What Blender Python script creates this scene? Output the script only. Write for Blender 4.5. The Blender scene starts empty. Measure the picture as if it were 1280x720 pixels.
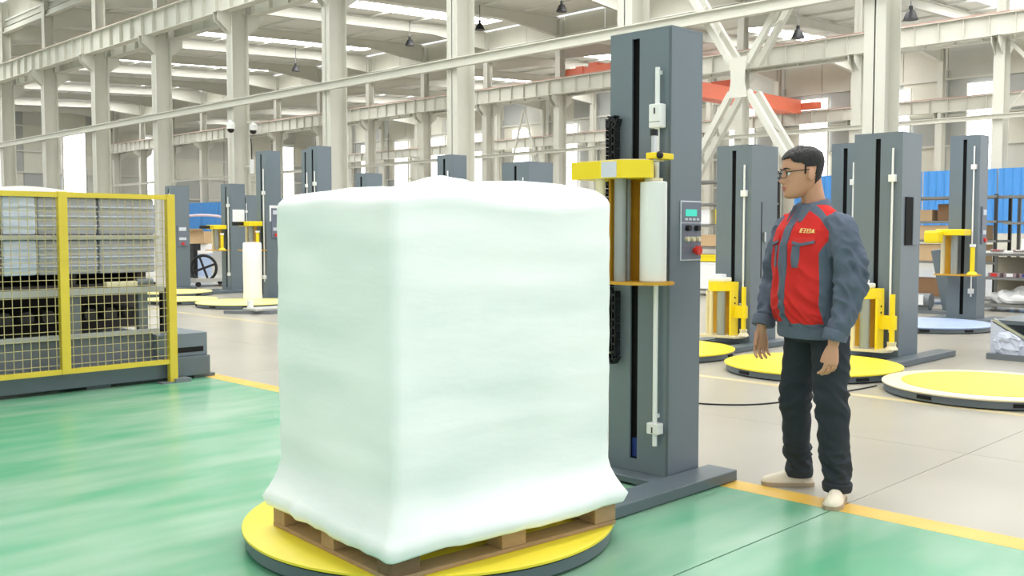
import bpy, bmesh, math, random
from mathutils import Vector, Matrix, noise
from mathutils.bvhtree import BVHTree
R = math.radians
PI = math.pi
rnd = random.Random(7)
scene = bpy.context.scene
COL = scene.collection

# ------------------------------------------------------------------ camera, world, exposure
cam_data = bpy.data.cameras.new('camera')
cam_data.lens = 1235 / 1280 * 36
cam_data.sensor_width = 36
cam_data.clip_end = 400
cam = bpy.data.objects.new('camera', cam_data)
COL.objects.link(cam)
cam.location = (0, 0, 1.3)
cam.rotation_euler = (R(90) - math.atan(70 / 1235), 0, R(-45))
scene.camera = cam

world = bpy.data.worlds.new('sky')
scene.world = world
world.use_nodes = True
bg = world.node_tree.nodes['Background']
bg.inputs['Color'].default_value = (0.98, 0.99, 1.0, 1)
bg.inputs['Strength'].default_value = 1.65
SKYLIGHT = 17.0
WINDOW = 5.0
scene.view_settings.view_transform = 'Standard'
scene.view_settings.look = 'None'
scene.view_settings.exposure = -0.34
scene.view_settings.gamma = 1.0
scene.cycles.use_denoising = True
scene.cycles.max_bounces = 8
scene.cycles.diffuse_bounces = 5


# ------------------------------------------------------------------ materials
def lin(c):
    return tuple(((v / 255) / 12.92 if v / 255 <= 0.04045 else ((v / 255 + 0.055) / 1.055) ** 2.4) for v in c) + (1,)


def new_mat(name):
    m = bpy.data.materials.new(name)
    m.use_nodes = True
    nt = m.node_tree
    return m, nt, nt.nodes['Principled BSDF']


def mat(name, rgb, rough=0.5, metal=0.0, vary=0.06, scale=6.0, bump=0.0, spec=0.5, stretch=(1, 1, 1), bscale=40.0):
    """paint or fabric with a faint tone variation and fine relief, in object space"""
    m, nt, b = new_mat(name)
    N, L = nt.nodes, nt.links
    tc = N.new('ShaderNodeTexCoord')
    mp = N.new('ShaderNodeMapping')
    mp.inputs['Scale'].default_value = stretch
    L.new(tc.outputs['Object'], mp.inputs['Vector'])
    no = N.new('ShaderNodeTexNoise')
    no.inputs['Scale'].default_value = scale
    no.inputs['Detail'].default_value = 4
    L.new(mp.outputs['Vector'], no.inputs['Vector'])
    mx = N.new('ShaderNodeMix')
    mx.data_type = 'RGBA'
    c = lin(rgb)
    mx.inputs[6].default_value = tuple(min(1, v * (1 - vary)) for v in c[:3]) + (1,)
    mx.inputs[7].default_value = tuple(min(1, v * (1 + vary)) for v in c[:3]) + (1,)
    L.new(no.outputs['Fac'], mx.inputs[0])
    L.new(mx.outputs[2], b.inputs['Base Color'])
    b.inputs['Roughness'].default_value = rough
    b.inputs['Metallic'].default_value = metal
    b.inputs['Specular IOR Level'].default_value = spec
    if bump:
        n2 = N.new('ShaderNodeTexNoise')
        n2.inputs['Scale'].default_value = bscale
        n2.inputs['Detail'].default_value = 3
        L.new(mp.outputs['Vector'], n2.inputs['Vector'])
        bp = N.new('ShaderNodeBump')
        bp.inputs['Strength'].default_value = bump
        bp.inputs['Distance'].default_value = 0.01
        L.new(n2.outputs['Fac'], bp.inputs['Height'])
        L.new(bp.outputs['Normal'], b.inputs['Normal'])
    return m


def emit_mat(name, rgb, strength):
    m = bpy.data.materials.new(name)
    m.use_nodes = True
    nt = m.node_tree
    nt.nodes.clear()
    e = nt.nodes.new('ShaderNodeEmission')
    e.inputs['Color'].default_value = lin(rgb)
    e.inputs['Strength'].default_value = strength
    o = nt.nodes.new('ShaderNodeOutputMaterial')
    nt.links.new(e.outputs[0], o.inputs[0])
    return m


M = {}
M['steel_cream'] = mat('cream_painted_steel', (206, 205, 194), 0.5, 0, 0.05, 1.5)
M['roof_white'] = mat('off_white_roof_sheet', (230, 230, 224), 0.6, 0, 0.04, 0.8)
M['rail_red'] = mat('red_oxide_rail_paint', (184, 152, 140), 0.7, 0, 0.15, 3)
M['panel_cream'] = mat('cream_wall_panel', (206, 204, 190), 0.6, 0, 0.05, 1.0)
M['panel_grey'] = mat('grey_wall_panel', (168, 170, 166), 0.6, 0, 0.05, 1.0)
M['panel_pale'] = mat('pale_wall_panel', (192, 192, 183), 0.6, 0, 0.05, 1.0)
M['blue_sheet'] = mat('blue_corrugated_sheet', (74, 146, 216), 0.5, 0, 0.06, 2)
M['crane_orange'] = mat('orange_crane_paint', (226, 118, 88), 0.5, 0, 0.06, 1)
M['slate'] = mat('slate_grey_machine_paint', (109, 121, 129), 0.33, 0.0, 0.04, 3, 0.03, bscale=300)
M['slate_dark'] = mat('dark_slate_base_paint', (92, 103, 110), 0.35, 0.0, 0.08, 5)
M['black'] = mat('black_plastic', (18, 20, 22), 0.5)
M['black_slot'] = mat('black_opening_shade', (10, 11, 12), 0.9)  # flat black in place of the shade inside slots, holes and gaps
M['yellow'] = mat('yellow_machine_paint', (240, 214, 26), 0.38, 0, 0.05, 3)
M['yellow_disc'] = mat('yellow_turntable_paint', (238, 218, 60), 0.42, 0, 0.06, 2.5)
M['yellow_pale'] = mat('pale_yellow_turntable_paint', (240, 230, 150), 0.4, 0, 0.05, 2)
M['yellow_fence'] = mat('yellow_fence_paint', (214, 190, 60), 0.5, 0, 0.08, 5)
M['wire_yellow'] = mat('dull_yellow_wire', (186, 172, 122), 0.5, 0, 0.1, 5)
M['brass'] = mat('ochre_carriage_plate', (206, 158, 46), 0.42, 0.2, 0.06, 4)
M['yellow_old'] = mat('worn_yellow_turntable_paint', (214, 190, 72), 0.5, 0, 0.12, 3)
M['blue_disc'] = mat('pale_blue_turntable', (160, 178, 212), 0.45, 0, 0.05, 2)
M['roller_grey'] = mat('grey_rubber_roller', (150, 156, 154), 0.45, 0.1, 0.04, 4)
M['roller_cream'] = mat('cream_roller', (222, 212, 178), 0.45, 0, 0.04, 4)
M['chrome'] = mat('satin_steel', (200, 204, 206), 0.28, 0.85, 0.03, 10)
M['white_plastic'] = mat('white_plastic', (235, 236, 234), 0.4, 0, 0.02)
M['paper'] = mat('white_paper', (236, 236, 236), 0.8, 0, 0.02)
M['film_roll'] = mat('white_film_roll', (226, 230, 224), 0.25, 0, 0.03, 3, stretch=(1, 1, 0.2))
M['wood'] = mat('weathered_pallet_wood', (168, 138, 104), 0.8, 0, 0.25, 9, 0.4, stretch=(0.6, 3, 3))
M['wood_dark'] = mat('dark_pallet_wood', (118, 92, 68), 0.85, 0, 0.25, 9, 0.4, stretch=(0.6, 3, 3))
M['card'] = mat('brown_cardboard', (196, 166, 128), 0.85, 0, 0.06, 4)
M['card_dark'] = mat('dark_brown_cardboard', (134, 102, 74), 0.85, 0, 0.06, 4)
M['panel_face'] = mat('control_panel_face', (112, 118, 132), 0.4)
M['panel_edge'] = mat('control_panel_edge', (206, 212, 220), 0.4)
M['red_button'] = mat('red_button', (214, 52, 40), 0.4)
M['screen'] = emit_mat('lit_green_display', (96, 232, 205), 1.3)
M['skin'] = mat('skin', (200, 150, 120), 0.5, 0, 0.05, 14, 0.05, bscale=200)
M['hair'] = mat('black_hair', (30, 27, 26), 0.6, 0, 0.2, 60, 0.8, stretch=(1, 1, 0.35), bscale=120)
M['lens'] = None
M['trouser'] = mat('dark_slate_trousers', (40, 47, 54), 0.85, 0, 0.12, 12, 0.25, bscale=250)
M['shoe'] = mat('cream_canvas_shoe', (226, 216, 196), 0.8, 0, 0.05, 10, 0.2, bscale=200)
M['sole'] = mat('beige_rubber_sole', (170, 152, 126), 0.7)
M['jacket_grey'] = mat('slate_blue_cotton', (92, 102, 118), 0.85, 0, 0.07, 9, 0.2, bscale=250)
M['logo'] = mat('pale_yellow_thread', (250, 226, 150), 0.8)
M['wrap_grey'] = mat('grey_film_over_goods', (172, 172, 178), 0.22, 0, 0.16, 7, 0.5, stretch=(1, 1, 5), bscale=14)
M['wrap_brown'] = mat('brown_goods_under_film', (136, 116, 94), 0.3, 0, 0.14, 7, 0.4, stretch=(1, 1, 5), bscale=14)
M['wrap_blue'] = mat('pale_blue_film_over_goods', (206, 212, 228), 0.22, 0, 0.16, 7, 0.5, stretch=(1, 1, 5), bscale=14)
M['foam'] = mat('white_foam_sheet', (232, 230, 228), 0.7)
M['frame_grey'] = mat('grey_machine_frame', (112, 118, 122), 0.45, 0, 0.06, 4)
M['frame_light'] = mat('pale_grey_frame_bar', (178, 178, 172), 0.45, 0, 0.06, 4)
M['dark_void'] = mat('dark_machine_internals', (58, 52, 52), 0.7, 0, 0.15, 6)
M['pale_blue'] = mat('pale_blue_paint', (160, 178, 206), 0.5)
M['pink_tube'] = mat('pale_pink_tube', (222, 200, 206), 0.4)
M['grey_cloth'] = mat('grey_cloth', (150, 150, 152), 0.9, 0, 0.2, 14)
M['magazine'] = mat('printed_packs', (150, 128, 132), 0.5, 0, 0.45, 22)
M['shelf_steel'] = mat('grey_shelf_steel', (120, 120, 116), 0.5)
M['black_steel'] = mat('black_shelf_post', (36, 36, 36), 0.5)
M['rack_back'] = mat('beige_rack_back', (176, 168, 148), 0.7)
M['shelf_white'] = mat('white_bench_top', (226, 226, 222), 0.5)
M['camera_dome'] = mat('dark_camera_dome', (40, 32, 28), 0.15)
M['blue_motor'] = mat('dark_blue_motor', (34, 58, 128), 0.4)
M['window_pane'] = emit_mat('daylit_window_pane', (255, 255, 255), WINDOW)
M['skylight'] = emit_mat('daylit_skylight_sheet', (255, 255, 255), SKYLIGHT)


def floor_material(name, base, alt, rough, s):
    m, nt, b = new_mat(name)
    N, L = nt.nodes, nt.links
    geo = N.new('ShaderNodeNewGeometry')
    mp = N.new('ShaderNodeMapping')
    mp.inputs['Scale'].default_value = s
    L.new(geo.outputs['Position'], mp.inputs['Vector'])
    n1 = N.new('ShaderNodeTexNoise')
    n1.inputs['Scale'].default_value = 1.0
    n1.inputs['Detail'].default_value = 2.5
    n1.inputs['Roughness'].default_value = 0.6
    L.new(mp.outputs['Vector'], n1.inputs['Vector'])
    cr = N.new('ShaderNodeValToRGB')
    cr.color_ramp.elements[0].position = 0.36
    cr.color_ramp.elements[0].color = lin(base)
    cr.color_ramp.elements[1].position = 0.68
    cr.color_ramp.elements[1].color = lin(alt)
    L.new(n1.outputs['Fac'], cr.inputs['Fac'])
    n2 = N.new('ShaderNodeTexNoise')
    n2.inputs['Scale'].default_value = 1.2
    n2.inputs['Detail'].default_value = 1
    L.new(geo.outputs['Position'], n2.inputs['Vector'])
    mr = N.new('ShaderNodeMapRange')
    mr.inputs['To Min'].default_value = rough - 0.01
    mr.inputs['To Max'].default_value = rough + 0.02
    L.new(n2.outputs['Fac'], mr.inputs['Value'])
    L.new(cr.outputs['Color'], b.inputs['Base Color'])
    L.new(mr.outputs['Result'], b.inputs['Roughness'])
    return m


M['floor_green'] = floor_material('green_epoxy_floor', (84, 158, 120), (146, 180, 156), 0.26, (0.7, 2.2, 1))
M['floor_grey'] = floor_material('pale_concrete_floor', (160, 155, 143), (173, 168, 156), 0.28, (0.5, 0.8, 1))
M['floor_line'] = floor_material('yellow_floor_line', (214, 170, 60), (224, 186, 90), 0.4, (2, 2, 1))
M['floor_line_pale'] = floor_material('worn_pale_yellow_floor_line', (206, 188, 136), (200, 188, 158), 0.35, (2, 2, 1))
M['joint'] = mat('dark_floor_joint', (84, 92, 82), 0.9)


def film_material():
    m, nt, b = new_mat('white_stretch_film')
    N, L = nt.nodes, nt.links
    tc = N.new('ShaderNodeTexCoord')
    mp = N.new('ShaderNodeMapping')
    mp.inputs['Scale'].default_value = (1.2, 1.2, 4.0)
    L.new(tc.outputs['Object'], mp.inputs['Vector'])
    no = N.new('ShaderNodeTexNoise')
    no.inputs['Scale'].default_value = 1.3
    no.inputs['Detail'].default_value = 1.5
    L.new(mp.outputs['Vector'], no.inputs['Vector'])
    cr = N.new('ShaderNodeValToRGB')
    cr.color_ramp.elements[0].position = 0.35
    cr.color_ramp.elements[0].color = lin((236, 242, 240))
    cr.color_ramp.elements[1].position = 0.65
    cr.color_ramp.elements[1].color = lin((253, 254, 253))
    L.new(no.outputs['Fac'], cr.inputs['Fac'])
    L.new(cr.outputs['Color'], b.inputs['Base Color'])
    b.inputs['Roughness'].default_value = 0.42
    b.inputs['Specular IOR Level'].default_value = 0.4
    n2 = N.new('ShaderNodeTexNoise')
    n2.inputs['Scale'].default_value = 9
    L.new(mp.outputs['Vector'], n2.inputs['Vector'])
    bp = N.new('ShaderNodeBump')
    bp.inputs['Strength'].default_value = 0.06
    bp.inputs['Distance'].default_value = 0.02
    L.new(n2.outputs['Fac'], bp.inputs['Height'])
    L.new(bp.outputs['Normal'], b.inputs['Normal'])
    return m


M['film'] = film_material()


def glass_material():
    m, nt, b = new_mat('clear_spectacle_lens')
    b.inputs['Base Color'].default_value = (1, 1, 1, 1)
    b.inputs['Roughness'].default_value = 0.02
    b.inputs['Transmission Weight'].default_value = 1.0
    b.inputs['IOR'].default_value = 1.1
    return m


M['lens'] = glass_material()


def jacket_material():
    """red cloth where the panel attribute is positive, slate cloth elsewhere (two real cloths sewn together)"""
    m, nt, b = new_mat('red_and_slate_work_jacket_cloth')
    N, L = nt.nodes, nt.links
    at = N.new('ShaderNodeAttribute')
    at.attribute_name = 'red_panel'
    gt = N.new('ShaderNodeMath')
    gt.operation = 'GREATER_THAN'
    gt.inputs[1].default_value = 0.0
    L.new(at.outputs['Fac'], gt.inputs[0])
    tc = N.new('ShaderNodeTexCoord')
    no = N.new('ShaderNodeTexNoise')
    no.inputs['Scale'].default_value = 9
    L.new(tc.outputs['Object'], no.inputs['Vector'])

    def tone(rgb):
        mx = N.new('ShaderNodeMix')
        mx.data_type = 'RGBA'
        c = lin(rgb)
        mx.inputs[6].default_value = tuple(v * 0.92 for v in c[:3]) + (1,)
        mx.inputs[7].default_value = tuple(min(1, v * 1.08) for v in c[:3]) + (1,)
        L.new(no.outputs['Fac'], mx.inputs[0])
        return mx
    red, grey = tone((208, 48, 44)), tone((92, 102, 118))
    mx = N.new('ShaderNodeMix')
    mx.data_type = 'RGBA'
    L.new(gt.outputs[0], mx.inputs[0])
    L.new(grey.outputs[2], mx.inputs[6])
    L.new(red.outputs[2], mx.inputs[7])
    L.new(mx.outputs[2], b.inputs['Base Color'])
    b.inputs['Roughness'].default_value = 0.85
    b.inputs['Specular IOR Level'].default_value = 0.25
    n2 = N.new('ShaderNodeTexNoise')
    n2.inputs['Scale'].default_value = 260
    L.new(tc.outputs['Object'], n2.inputs['Vector'])
    bp = N.new('ShaderNodeBump')
    bp.inputs['Strength'].default_value = 0.2
    bp.inputs['Distance'].default_value = 0.004
    L.new(n2.outputs['Fac'], bp.inputs['Height'])
    L.new(bp.outputs['Normal'], b.inputs['Normal'])
    return m


M['jacket'] = jacket_material()


# ------------------------------------------------------------------ mesh helpers
WLOC = {}


def tag(o, label=None, cat=None, group=None, kind=None):
    if label: o['label'] = label
    if cat: o['category'] = cat
    if group: o['group'] = group
    if kind: o['kind'] = kind
    return o


def thing(name, label, cat, loc=(0, 0, 0), group=None, kind=None, rot=0.0):
    o = bpy.data.objects.new(name, None)
    o.empty_display_size = 0.1
    o.location = loc
    o.rotation_euler = (0, 0, rot)
    COL.objects.link(o)
    return tag(o, label, cat, group, kind)


def link(name, me, parent=None, loc=(0, 0, 0), kind=None, label=None):
    o = bpy.data.objects.new(name, me)
    o.location = loc
    COL.objects.link(o)
    if parent is not None:
        o.parent = parent
    return tag(o, label, None, None, kind)


class MB:
    """collects shapes into one mesh"""

    def __init__(self):
        self.bm = bmesh.new()

    def box(self, x0, x1, y0, y1, z0, z1, bevel=0.0, mi=0):
        m = Matrix.Translation(((x0 + x1) / 2, (y0 + y1) / 2, (z0 + z1) / 2)) @ Matrix.Diagonal((abs(x1 - x0), abs(y1 - y0), abs(z1 - z0), 1))
        r = bmesh.ops.create_cube(self.bm, size=1, matrix=m)
        if bevel:
            es = list({e for v in r['verts'] for e in v.link_edges})
            bmesh.ops.bevel(self.bm, geom=es, offset=bevel, segments=2, affect='EDGES', profile=0.5)
        return self

    def bar(self, a, b, w, h, up=(0, 0, 1)):
        """a rectangular bar from a to b; w across, h along up"""
        a, b = Vector(a), Vector(b)
        d = b - a
        z = d.normalized()
        u = Vector(up)
        x = u.cross(z)
        if x.length < 1e-5:
            x = Vector((1, 0, 0)).cross(z)
        x.normalize()
        y = z.cross(x)
        m = Matrix.Translation((a + b) / 2) @ Matrix((x, y, z)).transposed().to_4x4() @ Matrix.Diagonal((w, h, d.length, 1))
        bmesh.ops.create_cube(self.bm, size=1, matrix=m)
        return self

    def cyl(self, a, b, r, seg=16, r2=None):
        a, b = Vector(a), Vector(b)
        d = b - a
        q = d.to_track_quat('Z', 'Y').to_matrix().to_4x4()
        bmesh.ops.create_cone(self.bm, cap_ends=True, segments=seg, radius1=r, radius2=r if r2 is None else r2, depth=d.length,
                              matrix=Matrix.Translation((a + b) / 2) @ q)
        return self

    def sphere(self, c, r, scale=(1, 1, 1), seg=16):
        bmesh.ops.create_uvsphere(self.bm, u_segments=seg, v_segments=max(6, seg // 2), radius=r,
                                  matrix=Matrix.Translation(c) @ Matrix.Diagonal((*scale, 1)))
        return self

    def prism(self, pts, z0, z1):
        bm = self.bm
        lo = [bm.verts.new((p[0], p[1], z0)) for p in pts]
        hi = [bm.verts.new((p[0], p[1], z1)) for p in pts]
        n = len(pts)
        bm.faces.new(lo[::-1])
        bm.faces.new(hi)
        for i in range(n):
            bm.faces.new((lo[i], lo[(i + 1) % n], hi[(i + 1) % n], hi[i]))
        return self

    def lathe(self, prof, c=(0, 0, 0), seg=32):
        """prof: (radius, z) from bottom to top, closed with caps"""
        bm = self.bm
        rings = []
        for r, z in prof:
            rings.append([bm.verts.new((c[0] + r * math.cos(2 * PI * i / seg), c[1] + r * math.sin(2 * PI * i / seg), c[2] + z)) for i in range(seg)])
        for a, b in zip(rings, rings[1:]):
            for i in range(seg):
                bm.faces.new((a[i], a[(i + 1) % seg], b[(i + 1) % seg], b[i]))
        bm.faces.new(rings[0][::-1])
        bm.faces.new(rings[-1])
        return self

    def tube(self, pts, r, seg=10, closed=False):
        pts = [Vector(p) for p in pts]
        rs = r if isinstance(r, (list, tuple)) else [r] * len(pts)
        bm = self.bm
        rings = []
        n = len(pts)
        ref = None
        for i, p in enumerate(pts):
            if closed:
                t = (pts[(i + 1) % n] - pts[i - 1]).normalized()
            else:
                t = (pts[min(i + 1, n - 1)] - pts[max(i - 1, 0)]).normalized()
            if ref is None:
                ref = Vector((0, 0, 1)) if abs(t.z) < 0.9 else Vector((1, 0, 0))
            u = (ref - t * ref.dot(t)).normalized()
            ref = u
            v = t.cross(u)
            rings.append([bm.verts.new(p + (u * math.cos(2 * PI * k / seg) + v * math.sin(2 * PI * k / seg)) * rs[i]) for k in range(seg)])
        pairs = list(zip(rings, rings[1:]))
        if closed:
            pairs.append((rings[-1], rings[0]))
        for a, b in pairs:
            for k in range(seg):
                bm.faces.new((a[k], a[(k + 1) % seg], b[(k + 1) % seg], b[k]))
        if not closed:
            bm.faces.new(rings[0][::-1])
            bm.faces.new(rings[-1])
        return self

    def rings(self, rings, cap=True):
        """loft through rings of points (all the same count)"""
        bm = self.bm
        vs = [[bm.verts.new(p) for p in r] for r in rings]
        n = len(vs[0])
        for a, b in zip(vs, vs[1:]):
            for k in range(n):
                bm.faces.new((a[k], a[(k + 1) % n], b[(k + 1) % n], b[k]))
        if cap:
            bm.faces.new(vs[0][::-1])
            bm.faces.new(vs[-1])
        return self

    def mesh(self, name, mats, smooth=False, off=None):
        bm = self.bm
        if off is not None:
            bmesh.ops.translate(bm, verts=bm.verts, vec=-Vector(off))
        bmesh.ops.recalc_face_normals(bm, faces=bm.faces)
        me = bpy.data.meshes.new(name)
        bm.to_mesh(me)
        bm.free()
        for m in (mats if isinstance(mats, (list, tuple)) else [mats]):
            me.materials.append(m)
        if smooth:
            for p in me.polygons:
                p.use_smooth = True
            if smooth == 'auto':
                me.set_sharp_from_angle(angle=R(38))
        return me

    def build(self, name, m, parent=None, smooth=False, kind=None, label=None, world=False):
        """world=True: shapes were given in world coordinates although the parent is moved"""
        off = parent.location if (world and parent is not None) else None
        return link(name, self.mesh(name, m, smooth, off), parent, kind=kind, label=label)


def copy_tree(o, parent=None):
    c = o.copy()
    COL.objects.link(c)
    if parent is not None:
        c.parent = parent
    for ch in list(o.children):
        copy_tree(ch, c)
    return c


# ------------------------------------------------------------------ the hall: floor
XL0, XL1 = 4.29, 4.45            # yellow line at the edge of the green floor
floor = thing('floor', None, None, kind='structure')
MB().box(-9, 68, -16, 101, -0.12, -0.02).build('joint_bed', M['joint'], floor)
YJ = [-16, -9.84, -3.84, 2.165] + [8.165 + 6 * i for i in range(16)]
YJ[-1] = 101
G = 0.004


def slab(x0, x1, y0, y1, m):
    gg = G if m == 'floor_green' else 0.002
    MB().box(x0 + gg, x1 - gg, y0 + gg, y1 - gg, -0.05, 0.0).build('slab', M[m], floor)


for y0, y1 in zip(YJ, YJ[1:]):
    slab(-9, XL0 + G, y0, y1, 'floor_green')
    MB().box(XL0, XL1, y0 + G, y1 - G, -0.05, 0.0006).build('painted_line', M['floor_line'], floor)
    slab(XL1 - 0.002, 5.95, y0, y1, 'floor_grey')
    slab(5.95, 12.3, y0, y1, 'floor_grey')
    MB().box(7.44, 7.54, y0 + G, y1 - G, 0.0, 0.0008).build('painted_line', M['floor_line_pale'], floor)
    slab(12.3, 24.3, y0, y1, 'floor_grey')
    slab(24.3, 42.3, y0, y1, 'floor_grey')
    slab(42.3, 68, y0, y1, 'floor_grey')

# ------------------------------------------------------------------ the hall: walls
XF, YE = 67.3, 99.8              # far wall plane, end wall plane
ZW = 14.2


def panelled_wall(name, axis, plane, a0, a1, step, zs):
    """a wall of separate sheet panels, with posts and girts; axis is the direction it runs along"""
    w = thing(name, None, None, kind='structure')
    n = round((a1 - a0) / step)
    protos = {}
    for i in range(n):
        for j, (z0, z1) in enumerate(zip(zs, zs[1:])):
            mname = rnd.choice(['panel_cream'] * 5 + ['panel_pale'] * 3 + ['panel_grey'] * 2)
            key = (j, mname)
            if key not in protos:
                b = MB()
                if axis == 'y':
                    b.box(0.0, 0.08, 0.02, step - 0.02, z0 + 0.02, z1 - 0.02)
                else:
                    b.box(0.02, step - 0.02, 0.0, 0.08, z0 + 0.02, z1 - 0.02)
                protos[key] = b.mesh('panel', M[mname])
            a = a0 + i * step
            link('panel', protos[key], w, (plane, a, 0) if axis == 'y' else (a, plane, 0))
    b = MB()
    if axis == 'y':
        b.box(plane + 0.06, plane + 0.2, a0, a1, 0, ZW)
    else:
        b.box(a0, a1, plane + 0.06, plane + 0.2, 0, ZW)
    b.build('backing', M['panel_grey'], w)
    for z in zs[1:-1]:
        b = MB()
        if axis == 'y':
            b.box(plane - 0.16, plane - 0.01, a0, a1, z - 0.07, z + 0.07)
        else:
            b.box(a0, a1, plane - 0.16, plane - 0.01, z - 0.07, z + 0.07)
        b.build('girt', M['steel_cream'], w)
    pm = MB().box(-0.12, 0.0, -0.06, 0.06, 0, 12).mesh('post', M['panel_grey'])
    for i in range(n + 1):
        a = a0 + i * step
        if i % 2 == 1:
            link('post', pm, w, (plane - 0.0, a, 0) if axis == 'y' else (a, plane - 0.0, 0))
    return w


ZS = [0, 2.4, 4.8, 7.0, 9.0, 11.4, ZW]
panelled_wall('wall_far', 'y', XF, 11.4, 99.0, 3.0, ZS)
panelled_wall('wall_end', 'x', YE, 4.0, 67.0, 3.0, ZS)


wn = thing('wall_unseen_light_block', None, None, kind='structure')  # half-height wall added out of view to cut the light from this side
MB().box(-6.4, -6.2, -3, 99.8, 0, 3.4).build('low_wall', M['panel_cream'], wn)


def window(i, axis, plane, c, w, z0, z1):
    o = thing('window_%d' % i, None, None, kind='structure', loc=(plane, c, 0) if axis == 'y' else (c, plane, 0))
    rows = 4
    for r in range(rows):
        a, b2 = z0 + (z1 - z0) * r / rows, z0 + (z1 - z0) * (r + 1) / rows
        q = MB()
        if axis == 'y':
            q.box(-0.23, -0.19, -w / 2, w / 2, a + 0.03, b2 - 0.03)
        else:
            q.box(-w / 2, w / 2, -0.23, -0.19, a + 0.03, b2 - 0.03)
        q.build('pane', M['window_pane'], o)
    f = MB()
    for s in (-1, 1):
        if axis == 'y':
            f.box(-0.25, -0.17, s * w / 2 - 0.05, s * w / 2 + 0.05, z0 - 0.05, z1 + 0.05)
        else:
            f.box(s * w / 2 - 0.05, s * w / 2 + 0.05, -0.25, -0.17, z0 - 0.05, z1 + 0.05)
    for r in range(rows + 1):
        z = z0 + (z1 - z0) * r / rows
        if axis == 'y':
            f.box(-0.24, -0.18, -w / 2, w / 2, z - 0.035, z + 0.035)
        else:
            f.box(-w / 2, w / 2, -0.24, -0.18, z - 0.035, z + 0.035)
    f.build('frame', M['steel_cream'], o)


wi = 1
for k in range(12):
    window(wi, 'y', XF, 23.9 + 6 * k, 2.3, 3.2, 11.0)
    wi += 1
for c in (30.8, 38.7, 46.6, 62.6):
    window(wi, 'x', YE, c, 2.2, 3.6, 11.1)
    wi += 1

# ------------------------------------------------------------------ the hall: steel frame
ROWS = [18.5, 42.4, 66.5]
CY = [8.5 + 6 * i for i in range(16)]
ZG = 9.95                        # top of the crane girders


def h_column(w, d, z0, z1, tf=0.03):
    b = MB()
    b.box(-d / 2, -d / 2 + tf, -w / 2, w / 2, z0, z1)
    b.box(d / 2 - tf, d / 2, -w / 2, w / 2, z0, z1)
    b.box(-d / 2, d / 2, -0.012, 0.012, z0, z1)
    return b


low = h_column(0.42, 0.66, 0.03, 9.1)
low.box(-0.38, 0.38, -0.27, 0.27, 0, 0.03)
low_me = low.mesh('shaft', M['steel_cream'])
up_me = h_column(0.36, 0.46, 9.1, 13.4).mesh('upper_shaft', M['steel_cream'])
cb = MB()
for s in (-1, 1):
    for yy in (-0.14, 0.14):
        bm = cb.bm
        pts = [(s * 0.3, 9.1), (s * 0.85, 9.1), (s * 0.85, 8.8), (s * 0.3, 8.35)]
        A = [bm.verts.new((x, yy - 0.015, z)) for x, z in pts]
        B = [bm.verts.new((x, yy + 0.015, z)) for x, z in pts]
        bm.faces.new(A)
        bm.faces.new(B[::-1])
        for i in range(4):
            bm.faces.new((A[i], A[(i + 1) % 4], B[(i + 1) % 4], B[i]))
    cb.box(min(s * 0.3, s * 0.88), max(s * 0.3, s * 0.88), -0.2, 0.2, 9.08, 9.12)
cb_me = cb.mesh('bracket', M['steel_cream'])
for X in ROWS:
    for y in CY:
        if X == ROWS[2] and y < 14:
            continue
        c = thing('column', None, None, (X, y, 0), kind='structure')
        link('shaft', low_me, c)
        link('upper_shaft', up_me, c)
        link('bracket', cb_me, c)


def girder(X, stiff, y0=5.4, y1=99.4):
    g = thing('crane_girder', None, None, (X, 0, 0), kind='structure')
    b = MB()
    b.box(-0.2, 0.2, y0, y1, ZG - 0.03, ZG)
    b.box(-0.17, 0.17, y0, y1, ZG - 0.85, ZG - 0.82)
    b.box(-0.012, 0.012, y0, y1, ZG - 0.82, ZG - 0.03)
    b.build('girder_beam', M['steel_cream'], g)
    sm = MB()
    n = int((y1 - y0) / stiff)
    me = MB().box(-0.15, 0.15, -0.012, 0.012, ZG - 0.82, ZG - 0.03).mesh('stiffener', M['steel_cream'])
    for i in range(n):
        link('stiffener', me, g, (0, y0 + 0.4 + i * stiff, 0))
    MB().box(-0.06, 0.06, y0, y1, ZG, ZG + 0.09).build('rail', M['rail_red'], g)


for X in ROWS[:2]:
    girder(X - 0.55, 1.0)
    girder(X + 0.55, 1.2)
girder(ROWS[2] - 0.55, 1.2, 17.0)

for X, z, h in ((18.08, 5.98, 0.2), (42.02, 6.0, 0.14)):
    t = thing('tie_beam', None, None, kind='structure')
    b = MB()
    b.box(X - 0.1, X + 0.06, 4.0, 99.0, z, z + 0.03)
    b.box(X - 0.02, X + 0.02, 4.0, 99.0, z - h, z)
    b.box(X - 0.1, X + 0.06, 4.0, 99.0, z - h - 0.03, z - h)
    b.build('tie_section', M['steel_cream'], t)

# roof: three spans that each rise away from the camera, with a clad step at every column row
ZLO, ZHI = 12.45, 13.65
SPANS = [(-6.0, 18.5), (18.5, 42.4), (42.4, 66.9)]
ceiling = thing('ceiling', None, None, kind='structure')


def roof_piece(name, x0, x1, y0, y1, z0, z1, t, m):
    """a sheet from (x0, z0) to (x1, z1), thickness t upwards"""
    b = MB()
    bm = b.bm
    v = [bm.verts.new(p) for p in ((x0, y0, z0), (x1, y0, z1), (x1, y1, z1), (x0, y1, z0),
                                   (x0, y0, z0 + t), (x1, y0, z1 + t), (x1, y1, z1 + t), (x0, y1, z0 + t))]
    for f in ((0, 1, 2, 3), (4, 7, 6, 5), (0, 4, 5, 1), (1, 5, 6, 2), (2, 6, 7, 3), (3, 7, 4, 0)):
        bm.faces.new([v[i] for i in f])
    return b.build(name, M[m], ceiling)


def roof_z(sp, x):
    x0, x1 = sp
    return ZLO + (ZHI - ZLO) * (x - x0) / (x1 - x0)


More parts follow.
